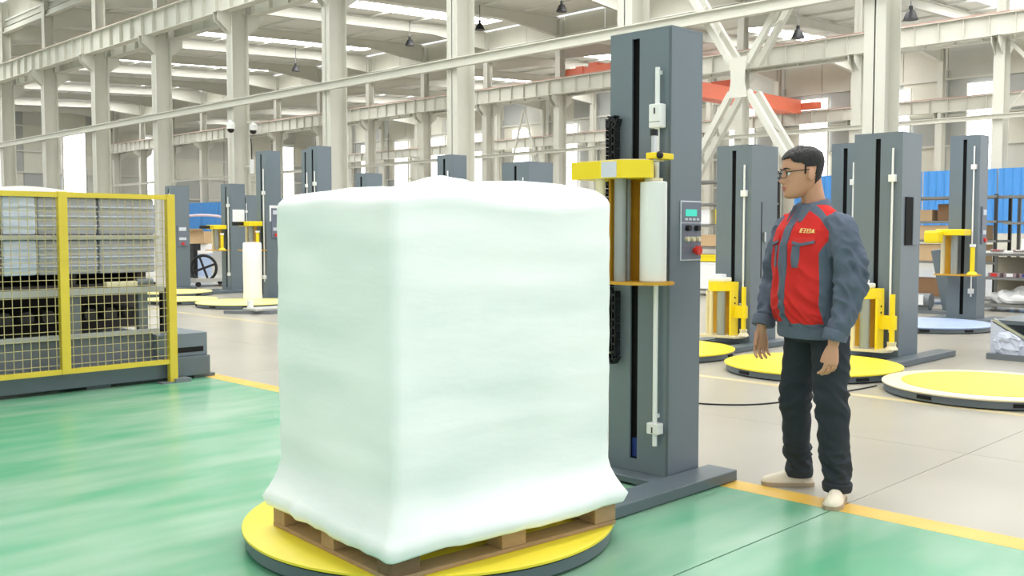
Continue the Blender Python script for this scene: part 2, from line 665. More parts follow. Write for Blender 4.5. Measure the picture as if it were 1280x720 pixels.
SKY_Y = [0.4, 6.4, 12.4, 18.4, 30.4, 42.4, 54.4, 66.4, 78.4, 90.4]  # the closer strips at the near end are extra, added for light
SH = 0.8
for sp in SPANS:
    x0, x1 = sp
    edges = [-3.0] + [v for y in SKY_Y for v in (y - SH, y + SH)] + [99.9]
    for i in range(0, len(edges), 2):
        roof_piece('roof_panel', x0, x1, edges[i], edges[i + 1], ZLO, ZHI, 0.06, 'roof_white')
    for y in SKY_Y:
        xa, xb = x0 + 7.0, x1 - 1.6
        roof_piece('skylight', xa, xb, y - SH, y + SH, roof_z(sp, xa) + 0.02, roof_z(sp, xb) + 0.02, 0.02, 'skylight')
        roof_piece('roof_panel', x0, xa, y - SH, y + SH, ZLO, roof_z(sp, xa), 0.06, 'roof_white')
        roof_piece('roof_panel', xb, x1, y - SH, y + SH, roof_z(sp, xb), ZHI, 0.06, 'roof_white')
    # rafters: deeper towards the columns
    b = MB()
    bm = b.bm
    prof = [(x0 + 0.25, 1.1), (x0 + 4.5, 0.52), (x1 - 4.5, 0.52), (x1 - 0.25, 1.1)]
    for (xa, da), (xb, db) in zip(prof, prof[1:]):
        za, zb = roof_z(sp, xa) - 0.12, roof_z(sp, xb) - 0.12
        for (w, ta, tb, ba, bb) in ((0.012, 0, 0, da, db), (0.12, 0, 0, 0.03, 0.03), (0.12, da - 0.03, db - 0.03, da, db)):
            v = [bm.verts.new(p) for p in ((xa, -w, za - ba), (xb, -w, zb - bb), (xb, w, zb - bb), (xa, w, za - ba),
                                           (xa, -w, za - ta), (xb, -w, zb - tb), (xb, w, zb - tb), (xa, w, za - ta))]
            for f in ((0, 1, 2, 3), (4, 7, 6, 5), (0, 4, 5, 1), (1, 5, 6, 2), (2, 6, 7, 3), (3, 7, 4, 0)):
                bm.faces.new([v[i] for i in f])
    rme = b.mesh('rafter', M['steel_cream'])
    for y in CY:
        link('rafter', rme, ceiling, (0, y, 0))
    # purlins
    for i in range(1, 8):
        x = x0 + (x1 - x0) * i / 8
        z = roof_z(sp, x)
        MB().box(x - 0.04, x + 0.04, 2.4, 99.5, z - 0.12, z - 0.002).build('purlin', M['roof_white'], ceiling)

for X in ROWS[:2]:
    w = thing('wall_step', None, None, kind='structure')
    pm = MB().box(-0.03, 0.03, 0.03, 2.97, 12.2, 13.62).mesh('panel', M['panel_cream'])
    for i in range(32):
        link('panel', pm, w, (X + 0.26, 5.4 + 3 * i, 0))
    for z, xx in ((11.75, X - 0.05), (12.15, X + 0.12)):
        MB().box(xx - 0.12, xx + 0.12, 4, 99.4, z, z + 0.05).box(xx - 0.02, xx + 0.02, 4, 99.4, z + 0.05, z + 0.3).build('eaves_beam', M['steel_cream'], w)

# braced bay in the first column row
xb = thing('cross_bracing', None, None, (18.5, 11.5, 0), kind='structure')


def laced_leg(a, b):
    a, b = Vector(a), Vector(b)
    q = MB()
    for s in (-0.2, 0.2):
        o = Vector((s, 0, 0))
        q.bar(a + o, b + o, 0.13, 0.13, up=(1, 0, 0))
    n = 7
    for i in range(1, n):
        p = a.lerp(b, i / n)
        p2 = a.lerp(b, (i + 0.5) / n)
        q.bar(p + Vector((-0.2, 0, 0)), p2 + Vector((0.2, 0, 0)), 0.05, 0.03)
    q.build('brace', M['steel_cream'], xb)


CZ = 4.55
for sy in (-1, 1):
    laced_leg((0, sy * 0.2, CZ + 0.3), (0, sy * 2.85, 8.9))
    laced_leg((0, sy * 0.2, CZ - 0.3), (0, sy * 2.85, 0.15))
for s in (-0.28,):
    q = MB()
    bm = q.bm
    pts = [(-0.17, CZ + 0.1), (-0.24, CZ + 0.42), (0.24, CZ + 0.42), (0.17, CZ + 0.1), (0.17, CZ - 0.1), (0.24, CZ - 0.42), (-0.24, CZ - 0.42), (-0.17, CZ - 0.1)]
    A = [bm.verts.new((s - 0.01, y, z)) for y, z in pts]
    B = [bm.verts.new((s + 0.01, y, z)) for y, z in pts]
    bm.faces.new(A)
    bm.faces.new(B[::-1])
    for i in range(8):
        bm.faces.new((A[i], A[(i + 1) % 8], B[(i + 1) % 8], B[i]))
    q.build('gusset_plate', M['steel_cream'], xb)
xb2 = thing('cross_bracing', None, None, (42.4, 41.4, 0), kind='structure')
for sy in (-1, 1):
    MB().cyl((0, 0, 8.6), (0, sy * 2.7, 0.2), 0.07, 8).build('brace', M['steel_cream'], xb2)
kb = thing('knee_brace', None, None, (42.4, 14.4, 0), kind='structure')
MB().bar((0, -0.2, 8.9), (0, -2.6, 6.2), 0.14, 0.14).build('brace', M['steel_cream'], kb)
MB().bar((0, -0.2, 6.2), (0, -2.4, 8.9), 0.05, 0.05).build('brace', M['steel_cream'], kb)

# blue partition on a low cream wall along the second column row
bp = thing('wall_partition', None, None, (42.4, 0, 0), kind='structure')


def corrugated(n, L, z0, z1):
    b = MB()
    bm = b.bm
    pts = []
    step = L / (n * 4)
    for i in range(n * 4 + 1):
        d = (0, 0, 0.05, 0.05)[i % 4]
        pts.append((d, i * step))
    front = [[bm.verts.new((x, y, z)) for x, y in pts] for z in (z0, z1)]
    back = [[bm.verts.new((x + 0.02, y, z)) for x, y in pts] for z in (z0, z1)]
    for i in range(len(pts) - 1):
        bm.faces.new((front[0][i], front[0][i + 1], front[1][i + 1], front[1][i]))
        bm.faces.new((back[0][i + 1], back[0][i], back[1][i], back[1][i + 1]))
        bm.faces.new((front[1][i], front[1][i + 1], back[1][i + 1], back[1][i]))
    return b.mesh('sheet', M['blue_sheet'])


sheet = corrugated(9, 2.94, 1.25, 3.85)
for k in list(range(0, 6)) + list(range(20, 32)):
    link('sheet', sheet, bp, (-0.42, 5.43 + 3 * k, 0))
for y0, y1 in ((5.4, 23.4), (65.4, 99.4)):
    MB().box(-0.4, -0.2, y0, y1, 0, 1.25).build('low_wall', M['panel_cream'], bp)

# ------------------------------------------------------------------ overhead crane, lamps, cameras
cr = thing('overhead_crane', 'orange overhead bridge crane on the far runway behind the tall grey column', 'crane', (54.4, 36.4, ZG + 0.14))
b = MB().box(-11.6, 11.2, -0.3, 0.3, -0.25, 0.7)
b.build('bridge_girder', M['crane_orange'], cr)
MB().box(-11.8, 11.3, 0.6, 1.1, -0.2, 0.55).build('bridge_girder', M['crane_orange'], cr)
for x in (-11.5, 11.5):
    MB().box(x - 0.25, x + 0.25, -1.6, 2.0, 0.02, 0.5, 0.05).build('end_carriage', M['crane_orange'], cr)
MB().box(2.0, 3.4, -0.5, 1.3, 0.55, 1.2, 0.05).build('hoist_trolley', M['crane_orange'], cr)


LB = {(36.0, 38.4): 'dark bell lamp under the roof just right of the thick pale column near the centre',
      }


def lamp(x, y, zt, z, label):
    o = thing('pendant_lamp', label, 'lamp', (x, y, z), group='high bay lamps under the roof')
    b = MB().lathe([(0.27, 0), (0.25, 0.06), (0.14, 0.3), (0.07, 0.36), (0.07, 0.5)], seg=16)
    b.build('lamp_shade', M['black'], o, smooth='auto')
    MB().cyl((0, 0, 0.5), (0, 0, zt - z), 0.025, 6).build('stem', M['shelf_steel'], o)


for (x, y, z, lab) in (
        (36.0, 15.5, 9.0, 'dark bell lamp hanging right of the big near column, above the rightmost tall machine'),
        (36.0, 20.0, 8.95, 'dark bell lamp hanging right of the crossed braces, left of the big near column'),
        (36.0, 38.4, 11.9, 'dark bell lamp beside the second skylight, right of the thick middle column'),
        (36.0, 32.6, 11.95, 'dark bell lamp at the top edge above the red crane end'),
        (36.0, 55.9, 11.75, 'dark bell lamp between the two security cameras and the thick column'),
        (36.0, 44.2, 11.85, 'dark bell lamp left of the thick middle column under the long skylight')):
    lamp(x, y, roof_z(SPANS[1], x) - 0.1, z, lab)

# two dome cameras on the fourth column
cxm, cym = 18.5, 32.5
for dy, dx, lab in ((-0.47, -0.58, 'white dome security camera on the left side of its column'),
                    (-0.57, 0.25, 'white dome security camera on the right side of its column')):
    o = thing('security_camera', lab, 'camera', (cxm + dx, cym + dy, 4.95), group='dome cameras on the column')
    MB().cyl((0, 0, 0.0), (0, 0, 0.16), 0.15, 16).sphere((0, 0, 0.16), 0.15, (1, 1, 0.7)).build('housing', M['white_plastic'], o, smooth='auto')
    MB().sphere((0, 0, -0.02), 0.125, (1, 1, 0.95)).build('dome', M['camera_dome'], o, smooth=True)
    MB().tube([(0, 0, 0.2), (0, 0, 0.3), (0.0, 0.15, 0.3), (0.0 if dx > 0 else 0.2, 0.42 if dx > 0 else 0.3, 0.3)], 0.03, 8).build('arm', M['white_plastic'], o, smooth='auto')
wb = thing('junction_box', 'small white box with a cable below the right security camera', 'box', (cxm + 0.15, cym - 0.62, 3.75))
MB().box(-0.06, 0.06, -0.06, 0.06, -0.35, 0.15, 0.01).build('box_body', M['white_plastic'], wb)
MB().box(-0.02, 0.02, 0.06, 0.5, -0.1, -0.06).build('bracket', M['white_plastic'], wb)
MB().tube([(0, 0, 0.15), (0.0, 0.0, 0.6), (0.0, 0.05, 0.9)], 0.02, 6).build('cable', M['black'], wb)


# ------------------------------------------------------------------ stretch wrapping machines
def stand(b):
    return b


def wrapper(label, corner, wy, wx, H, tt, tr, disc='yellow_disc', arm_end=0.45, carriage=None, rodz=(0.35, 0.93), group='other stretch wrapping machines', papers=(), side=None, stops=(0.82, 0.14), skirt_slots=True, arm_start=None):
    """corner: near lower corner of the column (its -X face and -Y face meet there); tt: turntable centre or None"""
    cx, cy = corner
    o = thing('stretch_wrapper', label, 'machine', (cx, cy, 0), group=group)
    ym = wy / 2
    # base: two arms and the cross plate under the column
    x1 = wx + arm_end
    x0 = (tt[0] + tr * 0.7 - cx) if tt else -0.5
    if arm_start is not None: x0 = arm_start
    for (ya, yb) in ((-0.2, -0.012), (wy + 0.012, wy + 0.2)):
        MB().box(x0, x1, ya, yb, 0.004, 0.06, 0.004).build('base_arm', M['slate_dark'], o)
    MB().box(-0.1, wx + 0.04, -0.012, wy + 0.012, 0.012, 0.05, 0.003).build('base_plate', M['slate_dark'], o)
    # column with a real slot: two front leaves, sides, back, top
    sw = 0.026
    t = 0.012
    sy = ym + 0.0
    b = MB()
    e = 0.0008
    b.box(0, t, 0, sy - sw, 0.05, H - t - e)
    b.box(0, t, sy + sw, wy, 0.05, H - t - e)
    b.box(0, t, sy - sw + e, sy + sw - e, H - 0.06, H - t - e)
    b.box(0, t, sy - sw + e, sy + sw - e, 0.05, 0.11)
    b.box(t + e, wx - t - e, 0, t, 0.05, H - t - e)
    b.box(t + e, wx - t - e, wy - t, wy, 0.05, H - t - e)
    b.box(wx - t, wx, 0, wy, 0.05, H - t - e)
    b.box(0, wx, 0, wy, H - t, H)
    b.build('column_cabinet', M['slate'], o)
    MB().box(0.03, 0.05, sy - 0.06, sy + 0.06, 0.06, H - 0.03).build('slot_lining', M['black_slot'], o)
    # measuring rod with limit stops
    ry = wy * 0.17
    z0, z1 = H * rodz[0], H * rodz[1]
    MB().cyl((-0.025, ry, z0), (-0.025, ry, z1), 0.011, 10).build('rod', M['white_plastic'], o, smooth='auto')
    for f in stops:
        MB().box(-0.05, -0.002, ry - 0.036, ry + 0.036, H * f - 0.035, H * f + 0.035, 0.004).build('limit_stop', M['white_plastic'], o)
    if tt:
        d = thing('turntable', None, None)
        d.parent = o
        d.location = (tt[0] - cx, tt[1] - cy, 0)
        MB().lathe([(tr - 0.03, 0.008), (tr - 0.015, 0.012), (tr - 0.015, 0.062)], seg=72).build('skirt', M['slate_dark'], d, smooth='auto')
        MB().lathe([(tr - 0.01, 0.062), (tr, 0.066), (tr, 0.078), (tr - 0.012, 0.082)], seg=96).build('disc', M[disc], d, smooth='auto')
        if skirt_slots:
            for a in (200, 240, 285, 160):
                q = MB()
                ca, sa = math.cos(R(a)), math.sin(R(a))
                p = Vector((ca, sa, 0)) * (tr - 0.02)
                tng = Vector((-sa, ca, 0))
                q.bar(p - tng * 0.06 + Vector((0, 0, 0.036)), p + tng * 0.06 + Vector((0, 0, 0.036)), 0.03, 0.024, up=(0, 0, 1))
                q.build('fork_slot', M['black_slot'], d)
    if carriage is not None:
        zc, hc, style = carriage
        c = thing('film_carriage', None, None)
        c.parent = o
        c.location = (-0.06, ym, zc)
        if style == 'cap':
            # rounded yellow cap, rollers, plate with holes, H bracket and yellow spindle
            arc = [(-0.02, -0.13), (-0.02, 0.2)] + [(-0.02 - 0.26 * math.sin(PI * i / 12), 0.035 + 0.165 * math.cos(PI * i / 12)) for i in range(1, 12)]
            MB().prism(arc, hc - 0.1, hc).build('cap', M['yellow'], c)
            MB().box(-0.2, -0.03, -0.05, 0.17, hc, hc + 0.05, 0.015).box(-0.17, -0.06, 0.0, 0.12, hc + 0.05, hc + 0.085, 0.01).build('motor_cover', M['white_plastic'], c)
            MB().prism([(-0.3, 0.22), (-0.02, 0.22), (-0.02, -0.24), (-0.14, -0.27), (-0.24, -0.22)], 0, 0.025).build('foot_plate', M['roller_cream'], c)
            MB().cyl((-0.2, 0.15, 0.025), (-0.2, 0.15, hc - 0.1), 0.026, 12).build('roller', M['roller_cream'], c, smooth='auto')
            MB().cyl((-0.25, 0.08, 0.025), (-0.25, 0.08, hc - 0.1), 0.022, 12).build('roller', M['roller_cream'], c, smooth='auto')
            MB().cyl((-0.2, -0.02, 0.025), (-0.2, -0.02, hc - 0.1), 0.048, 16).build('roller', M['roller_grey'], c, smooth='auto')
            MB().box(-0.05, -0.03, -0.13, 0.2, 0.025, hc - 0.1).build('back_plate', M['brass'], c)
            MB().box(-0.2, -0.05, -0.145, -0.125, 0.025, hc - 0.1).build('side_plate', M['yellow'], c)
            for i in range(4):
                MB().cyl((-0.12, -0.15, hc * (0.42 + 0.1 * i)), (-0.12, -0.144, hc * (0.42 + 0.1 * i)), 0.011, 8).build('hole', M['black_slot'], c)
            MB().box(-0.14, -0.1, -0.3, -0.14, hc * 0.36, hc * 0.58).build('bracket', M['yellow'], c)
            MB().cyl((-0.12, -0.26, 0.08), (-0.12, -0.26, hc * 0.92), 0.026, 12).build('spindle', M['yellow'], c, smooth='auto')
            MB().lathe([(0.062, 0.025), (0.055, 0.045), (0.04, 0.06), (0.045, 0.1)], (-0.12, -0.26, 0), 16).build('cone', M['roller_cream'], c, smooth='auto')
        else:
            # open carriage: yellow head, two rollers, yellow spindle with cone, thin plate
            MB().box(-0.28, 0.0, -0.14, 0.26, hc - 0.09, hc, 0.012).build('cap', M['yellow'], c)
            MB().box(-0.3, -0.02, -0.3, 0.26, 0, 0.02).build('foot_plate', M['brass'], c)
            MB().cyl((-0.14, 0.2, 0.02), (-0.14, 0.2, hc - 0.09), 0.03, 12).build('roller', M['roller_cream'], c, smooth='auto')
            MB().cyl((-0.14, 0.04, 0.02), (-0.14, 0.04, hc - 0.09), 0.045, 16).build('roller', M['roller_grey'], c, smooth='auto')
            MB().box(-0.03, -0.01, 0.06, 0.24, 0.02, hc - 0.09).build('back_plate', M['brass'], c)
            MB().cyl((-0.16, -0.22, 0.05), (-0.16, -0.22, hc * 0.62), 0.032, 12).build('spindle', M['yellow'], c, smooth='auto')
            MB().lathe([(0.075, 0.02), (0.07, 0.035), (0.045, 0.06)], (-0.16, -0.22, 0), 16).build('cone', M['yellow'], c, smooth='auto')
            MB().cyl((-0.16, -0.22, hc * 0.62), (-0.16, -0.22, hc * 0.68), 0.042, 12).build('spindle_top', M['white_plastic'], c, smooth='auto')
            if style == 'left':
                MB().box(-0.5, -0.28, 0.14, 0.34, hc - 0.2, hc - 0.02, 0.03).build('guard', M['yellow'], c)
            else:
                MB().box(-0.5, -0.28, 0.06, 0.12, hc - 0.08, hc - 0.01, 0.01).build('sensor', M['black'], c)
    for (xa, xb_, za, zb) in papers:
        MB().box(xa, xb_, -0.004, 0.0, za, zb).build('paper_sheet', M['paper'], o)
    if side == 'recess':
        xa, xb_, za, zb = wx * 0.18, wx * 0.8, H * 0.51, H * 0.72
        MB().box(xa, xa + 0.16, -0.012, 0, za, zb).build('recess', M['black_slot'], o)
        MB().box(xa + 0.16, xb_, -0.02, 0, za, zb, 0.004).build('door', M['slate'], o)
    elif side == 'latch':
        MB().box(wx * 0.38, wx * 0.4, -0.004, 0, H * 0.34, H * 0.72).build('door_gap', M['black_slot'], o)
        MB().box(wx * 0.44, wx * 0.5, -0.03, 0, H * 0.52, H * 0.57, 0.006).build('latch', M['chrome'], o)
    elif side == 'panel':
        xa, xb_, za, zb = wx * 0.3, wx * 0.85, H * 0.42, H * 0.62
        pn = MB().box(xa, xb_, -0.02, 0, za, zb, 0.006).build('control_panel', M['panel_face'], o)
        MB().box(xa + 0.03, xb_ - 0.03, -0.024, -0.02, zb - 0.12, zb - 0.04).build('display', M['panel_edge'], pn)
        MB().box(xa + 0.03, xb_ - 0.03, -0.024, -0.02, za + 0.14, za + 0.2).build('label_strip', M['panel_edge'], pn)
        MB().cyl(((xa + xb_) / 2, -0.02, za + 0.06), ((xa + xb_) / 2, -0.05, za + 0.06), 0.03, 12).build('stop_button', M['red_button'], pn)
    return o


wrapper('grey wrapping machine with yellow turntable standing right behind the man', (9.64, 4.2), 0.5, 0.45, 2.29, (8.46, 4.5), 0.8, carriage=(0.12, 0.62, 'cap'), arm_end=0.5, side='recess', rodz=(0.13, 0.93), stops=(0.8, 0.18))
wrapper('grey wrapping machine between the tall near column and the man', (9.74, 5.95), 0.46, 0.56, 2.28, (8.5, 6.3), 0.8, carriage=(0.12, 0.62, 'cap'), arm_end=0.05, side='latch', rodz=(0.15, 0.9), stops=(0.76, 0.2))
wrapper('grey column of a wrapping machine half hidden behind the one right of the man', (11.46, 5.52), 0.36, 0.5, 2.38, None, 0.8, carriage=None, arm_end=0.05, rodz=(0.12, 0.9), stops=(0.8, 0.2))
wrapper('tall grey wrapping machine with pale blue turntable at the right by the shelves', (14.66, 5.27), 0.42, 0.32, 2.68, (13.4, 5.45), 0.82, disc='blue_disc', carriage=(0.68, 0.66, 'left'), arm_end=0.3, rodz=(0.14, 0.94), stops=(0.83, 0.17), side='panel')
wrapper('grey wrapping machine with a control panel directly right of the yellow fence post', (10.24, 20.96), 0.3, 0.42, 2.33, None, 0.8, arm_end=0.05, side='panel')
wrapper('grey wrapping machine with white paper beside the handwheel cart', (10.71, 19.2), 0.42, 0.34, 2.33, (9.4, 19.4), 0.85, disc='yellow_pale', carriage=(0.9, 0.55, 'plain'), papers=((0.04, 0.32, 1.5, 1.78),), arm_end=0.2, rodz=(0.16, 0.88), stops=(0.8, 0.17))
wrapper('lower grey wrapping machine peeping between two taller ones on the left', (14.83, 25.6), 0.3, 0.4, 2.36, None, 0.8, papers=((0.02, 0.38, 1.1, 1.35),), arm_end=0.1, rodz=(0.3, 0.9), stops=(0.8, 0.2))
wrapper('tall grey wrapping machine behind the white roll, left of the wrapped load', (9.87, 16.37), 0.36, 0.31, 2.82, (8.5, 17.12), 0.66, disc='yellow_pale', arm_start=-0.1, carriage=(0.95, 0.55, 'plain'), papers=((0.06, 0.29, 1.5, 1.8),), arm_end=0.2, side='panel', rodz=(0.13, 0.88), stops=(0.72, 0.16))
wrapper('tall grey column rising behind the left end of the wrapped load', (10.22, 15.21), 0.3, 0.31, 2.86, (8.96, 15.6), 0.85, disc='yellow_pale', carriage=None, arm_end=0.1, rodz=(0.2, 0.84), stops=(0.76, 0.3))
wrapper('tall grey column tucked just behind another over the left end of the load', (11.45, 17.33), 0.28, 0.3, 3.0, None, 0.8, carriage=None, arm_end=0.1, rodz=(0.2, 0.84), stops=(0.75, 0.3))
wrapper('low grey machine top showing just above the load, left of centre', (10.34, 13.89), 0.32, 0.34, 2.32, None, 0.6, carriage=None, rodz=(0.2, 0.86), arm_end=0.1, stops=(0.7, 0.3))
wrapper('grey machine column above the middle of the load against a pale column', (10.22, 11.55), 0.34, 0.32, 2.5, None, 0.8, carriage=None, arm_end=0.1, rodz=(0.2, 0.9), stops=(0.7, 0.3))
wrapper('wide grey machine top above the right half of the load', (10.61, 10.26), 0.56, 0.53, 2.35, None, 0.8, carriage=None, arm_end=0.1, rodz=(0.2, 0.9), stops=(0.7, 0.3))

# turntable whose column stands outside the picture on the right
rt = thing('turntable', 'low yellow turntable with pale film edge on the concrete at the right', 'machine', (8.28, 2.86, 0))
MB().lathe([(0.78, 0.008), (0.795, 0.012), (0.795, 0.066)], seg=80).build('skirt', M['slate_dark'], rt, smooth='auto')
MB().lathe([(0.8, 0.066), (0.81, 0.07), (0.81, 0.08), (0.8, 0.085)], seg=96).build('rim', M['roller_cream'], rt, smooth='auto')
MB().lathe([(0.66, 0.084), (0.66, 0.089), (0.655, 0.09)], seg=80).build('disc', M['yellow_old'], rt, smooth='auto')
for a in (165, 215, 262):
    ca, sa = math.cos(R(a)), math.sin(R(a))
    p = Vector((ca, sa, 0)) * 0.79
    tg = Vector((-sa, ca, 0))
    MB().bar(p - tg * 0.06 + Vector((0, 0, 0.04)), p + tg * 0.06 + Vector((0, 0, 0.04)), 0.03, 0.026).build('fork_slot', M['black_slot'], rt)

# ------------------------------------------------------------------ the main machine
MX, MY, MW, MD, MH = 4.09, 2.962, 0.393, 0.268, 2.33
SC = 0.954
TT = (2.75, 3.25)
TR = 0.795
mm = thing('stretch_wrapper', 'tall dark grey wrapping machine nearest the camera, behind the wrapped load', 'machine', (MX, MY, 0))


def mw(b, name, m, parent=None, smooth=False, label=None):
    p = parent or mm
    q = b.mesh(name, M[m], smooth, (MX, MY, 0))
    return link(name, q, p, label=label)


mw(MB().box(3.3, 4.44, 2.775, 2.952, 0.004, 0.06, 0.005), 'base_arm', 'slate_dark')
mw(MB().box(3.3, 4.44, 3.37, 3.55, 0.004, 0.06, 0.005), 'base_arm', 'slate_dark')
mw(MB().box(3.97, 4.4, 2.955, 3.368, 0.012, 0.045, 0.004), 'base_plate', 'slate_dark')
t = 0.012
S0, S1, SZ0, SZ1 = 3.163, 3.212, 0.11, 2.292
b = MB()
e = 0.0006
b.box(MX, MX + t, MY, S0, 0.046, MH - t - e)
b.box(MX, MX + t, S1, MY + MW, 0.046, MH - t - e)
b.box(MX, MX + t, S0 + e, S1 - e, SZ1, MH - t - e)
b.box(MX, MX + t, S0 + e, S1 - e, 0.046, SZ0)
b.box(MX + t + e, MX + MD - t - e, MY, MY + t, 0.046, MH - t - e)
b.box(MX + t + e, MX + MD - t - e, MY + MW - t, MY + MW, 0.046, MH - t - e)
b.box(MX + MD - t, MX + MD, MY, MY + MW, 0.046, MH - t - e)
b.box(MX, MX + MD, MY, MY + MW, MH - t, MH)
mw(b, 'column_cabinet', 'slate')
mw(MB().box(MX - 0.0015, MX, MY + 0.003, MY + 0.018, 0.05, MH - 0.01), 'groove_shade_strip', 'slate_dark')  # flat darker strip standing in for the shade of a corner groove
mw(MB().box(MX + 0.035, MX + 0.05, S0 - 0.05, S1 + 0.05, SZ0 - 0.03, SZ1 + 0.02), 'slot_lining', 'black_slot')
mw(MB().box(MX + 0.02, MX + 0.034, S0 + 0.003, S1 - 0.002, 0.115, 0.215), 'drive_motor', 'blue_motor', label='dark blue motor low in the slot')
RY = 3.026
mw(MB().cyl((MX - 0.03, RY, 0.205), (MX - 0.03, RY, 2.125), 0.0125, 12), 'rod', 'white_plastic', smooth='auto')
for z0, z1 in ((1.823, 1.942), (0.268, 0.325)):
    st = mw(MB().box(MX - 0.055, MX - 0.004, RY - 0.036, RY + 0.036, z0, z1, 0.005), 'limit_stop', 'white_plastic')
    mw(MB().box(MX - 0.0565, MX - 0.055, RY - 0.004, RY + 0.004, z1 - 0.05, z1 - 0.02), 'mark', 'black', st)
    if z1 > 1:
        mw(MB().box(MX - 0.0562, MX - 0.055, RY - 0.034, RY + 0.034, z0 + 0.028, z0 + 0.031), 'seam', 'shelf_steel', st)
for z in (2.1, 0.36):
    mw(MB().box(MX - 0.04, MX, RY - 0.008, RY + 0.008, z - 0.01, z + 0.01), 'rod_bracket', 'white_plastic')

# control panel on the right side face
pn = mw(MB().box(4.17, 4.35, MY - 0.008, MY, 1.152, 1.46, 0.003), 'control_panel', 'panel_edge')
mw(MB().box(4.177, 4.343, MY - 0.012, MY - 0.008, 1.352, 1.453), 'display_plate', 'panel_face', pn)
mw(MB().box(4.205, 4.302, MY - 0.014, MY - 0.012, 1.381, 1.416), 'screen', 'screen', pn)
for i in range(4):
    mw(MB().box(4.2 + i * 0.034, 4.222 + i * 0.034, MY - 0.0135, MY - 0.012, 1.36, 1.371), 'membrane_key', 'panel_edge', pn)
mw(MB().box(4.177, 4.343, MY - 0.012, MY - 0.008, 1.16, 1.344), 'switch_plate', 'panel_face', pn)
for x, z in ((4.215, 1.32), (4.295, 1.32)):
    mw(MB().cyl((x, MY - 0.012, z), (x, MY - 0.035, z), 0.015, 14), 'selector_knob', 'black', pn, smooth='auto')
for x in (4.21, 4.26, 4.31):
    mw(MB().cyl((x, MY - 0.012, 1.264), (x, MY - 0.03, 1.264), 0.013, 14), 'push_button', 'roller_cream', pn, smooth='auto')
mw(MB().cyl((4.282, MY - 0.012, 1.205), (4.282, MY - 0.03, 1.205), 0.014, 16).cyl((4.282, MY - 0.03, 1.205), (4.282, MY - 0.048, 1.205), 0.024, 20), 'stop_button', 'red_button', pn, smooth='auto', label='red mushroom stop button')

# cable chain hanging beside the slot
kc = thing('cable_chain', None, None)
kc.parent = mm


def link_mesh():
    bb = MB()
    bb.box(-0.022, 0.022, -0.013, -0.007, -0.02, 0.02)
    bb.box(-0.022, 0.022, 0.007, 0.013, -0.02, 0.02)
    bb.box(-0.022, 0.022, -0.013, 0.013, -0.006, 0.006)
    return bb.mesh('chain_link', M['black'])


lme = link_mesh()
yc, rr = 3.3, 0.022
path = []
z = 1.50
while z < 1.855:
    path.append((yc - rr + 0.01, z, 0))
    z += 0.043
for a in (20, 75, 130, 180):
    path.append((yc + rr * math.cos(R(180 - a)) * 1.1, 1.862 + rr * math.sin(R(a)) * 1.2, a))
z = 1.85
while z > 0.66:
    path.append((yc + rr, z, 0))
    z -= 0.043
for a in (30, 90, 150):
    path.append((yc + 0.0 + rr * math.cos(R(a)) * 1.1, 0.645 - rr * math.sin(R(a)) * 1.2, -a))
z = 0.67
while z < 1.0:
    path.append((yc - rr, z, 0))
    z += 0.043
for (y, z, a) in path:
    o = link('chain_link', lme, kc, (-0.04, y - MY, z))
    o.rotation_euler = (R(a), 0, 0)

# turntable of the main machine
td = thing('turntable', None, None)
td.parent = mm
td.location = (TT[0] - MX, TT[1] - MY, 0)
MB().lathe([(TR - 0.03, 0.008), (TR - 0.012, 0.012), (TR - 0.012, 0.058)], seg=96).build('skirt', M['slate_dark'], td, smooth='auto')
MB().lathe([(TR - 0.02, 0.058), (TR - 0.02, 0.066)], seg=96).build('gap_ring', M['black_slot'], td, smooth='auto')
MB().lathe([(TR - 0.003, 0.066), (TR, 0.068), (TR, 0.077), (TR - 0.006, 0.08)], seg=128).build('disc', M['yellow_disc'], td, smooth='auto')

# film carriage in front of the column
fc = thing('film_carriage', None, None)
fc.parent = mm
k = SC


def fw(b, name, m, smooth=False, label=None):
    return mw(b, name, m, fc, smooth, label)


head = [(3.77, 3.02), (3.865, 2.918), (3.9, 2.925), (4.03, 3.03), (4.03, 3.34), (3.77, 3.345), (3.755, 3.33)]
fw(MB().prism(head, 1.563, 1.648), 'head_box', 'yellow')
fw(MB().box(3.764, 3.77, 3.05, 3.155, 1.567, 1.644), 'cover_plate', 'panel_edge', label='pale grey cover plate on the yellow head')
fw(MB().prism([(3.79, 3.03), (3.87, 2.94), (4.0, 2.94), (4.0, 3.32), (3.79, 3.32)], 1.648, 1.654), 'lid', 'roller_cream')
plate = [(4.05, 2.92), (4.05, 3.2), (3.78, 3.2), (3.78, 2.96)] + [(3.925 + 0.11 * math.cos(R(a)), 2.95 + 0.11 * math.sin(R(a))) for a in range(195, 330, 15)]
fw(MB().prism(plate, 1.042, 1.055), 'foot_plate', 'brass')
fw(MB().cyl((3.86, 3.1, 1.055), (3.86, 3.1, 1.563), 0.03, 24), 'roller', 'roller_grey', smooth='auto')
fw(MB().cyl((3.93, 3.105, 1.055), (3.93, 3.105, 1.563), 0.014, 20), 'roller', 'roller_grey', smooth='auto')
fw(MB().cyl((3.8, 3.18, 1.055), (3.8, 3.18, 1.563), 0.024, 20), 'roller', 'roller_cream', smooth='auto')
fw(MB().box(3.84, 4.03, 3.145, 3.157, 1.055, 1.563), 'side_plate', 'brass')
fw(MB().box(4.0, 4.012, 3.0, 3.157, 1.055, 1.563), 'back_plate', 'brass')
for z in (1.1, 1.13, 1.16):
    fw(MB().cyl((3.998, 3.04, z), (4.0005, 3.04, z), 0.008, 10), 'hole', 'black_slot')
fw(MB().box(4.012, MX + 0.04, 3.17, 3.205, 1.1, 1.5), 'slide_block', 'black')
fw(MB().box(4.012, 4.05, 2.99, 3.06, 1.19, 1.23), 'bracket', 'black')
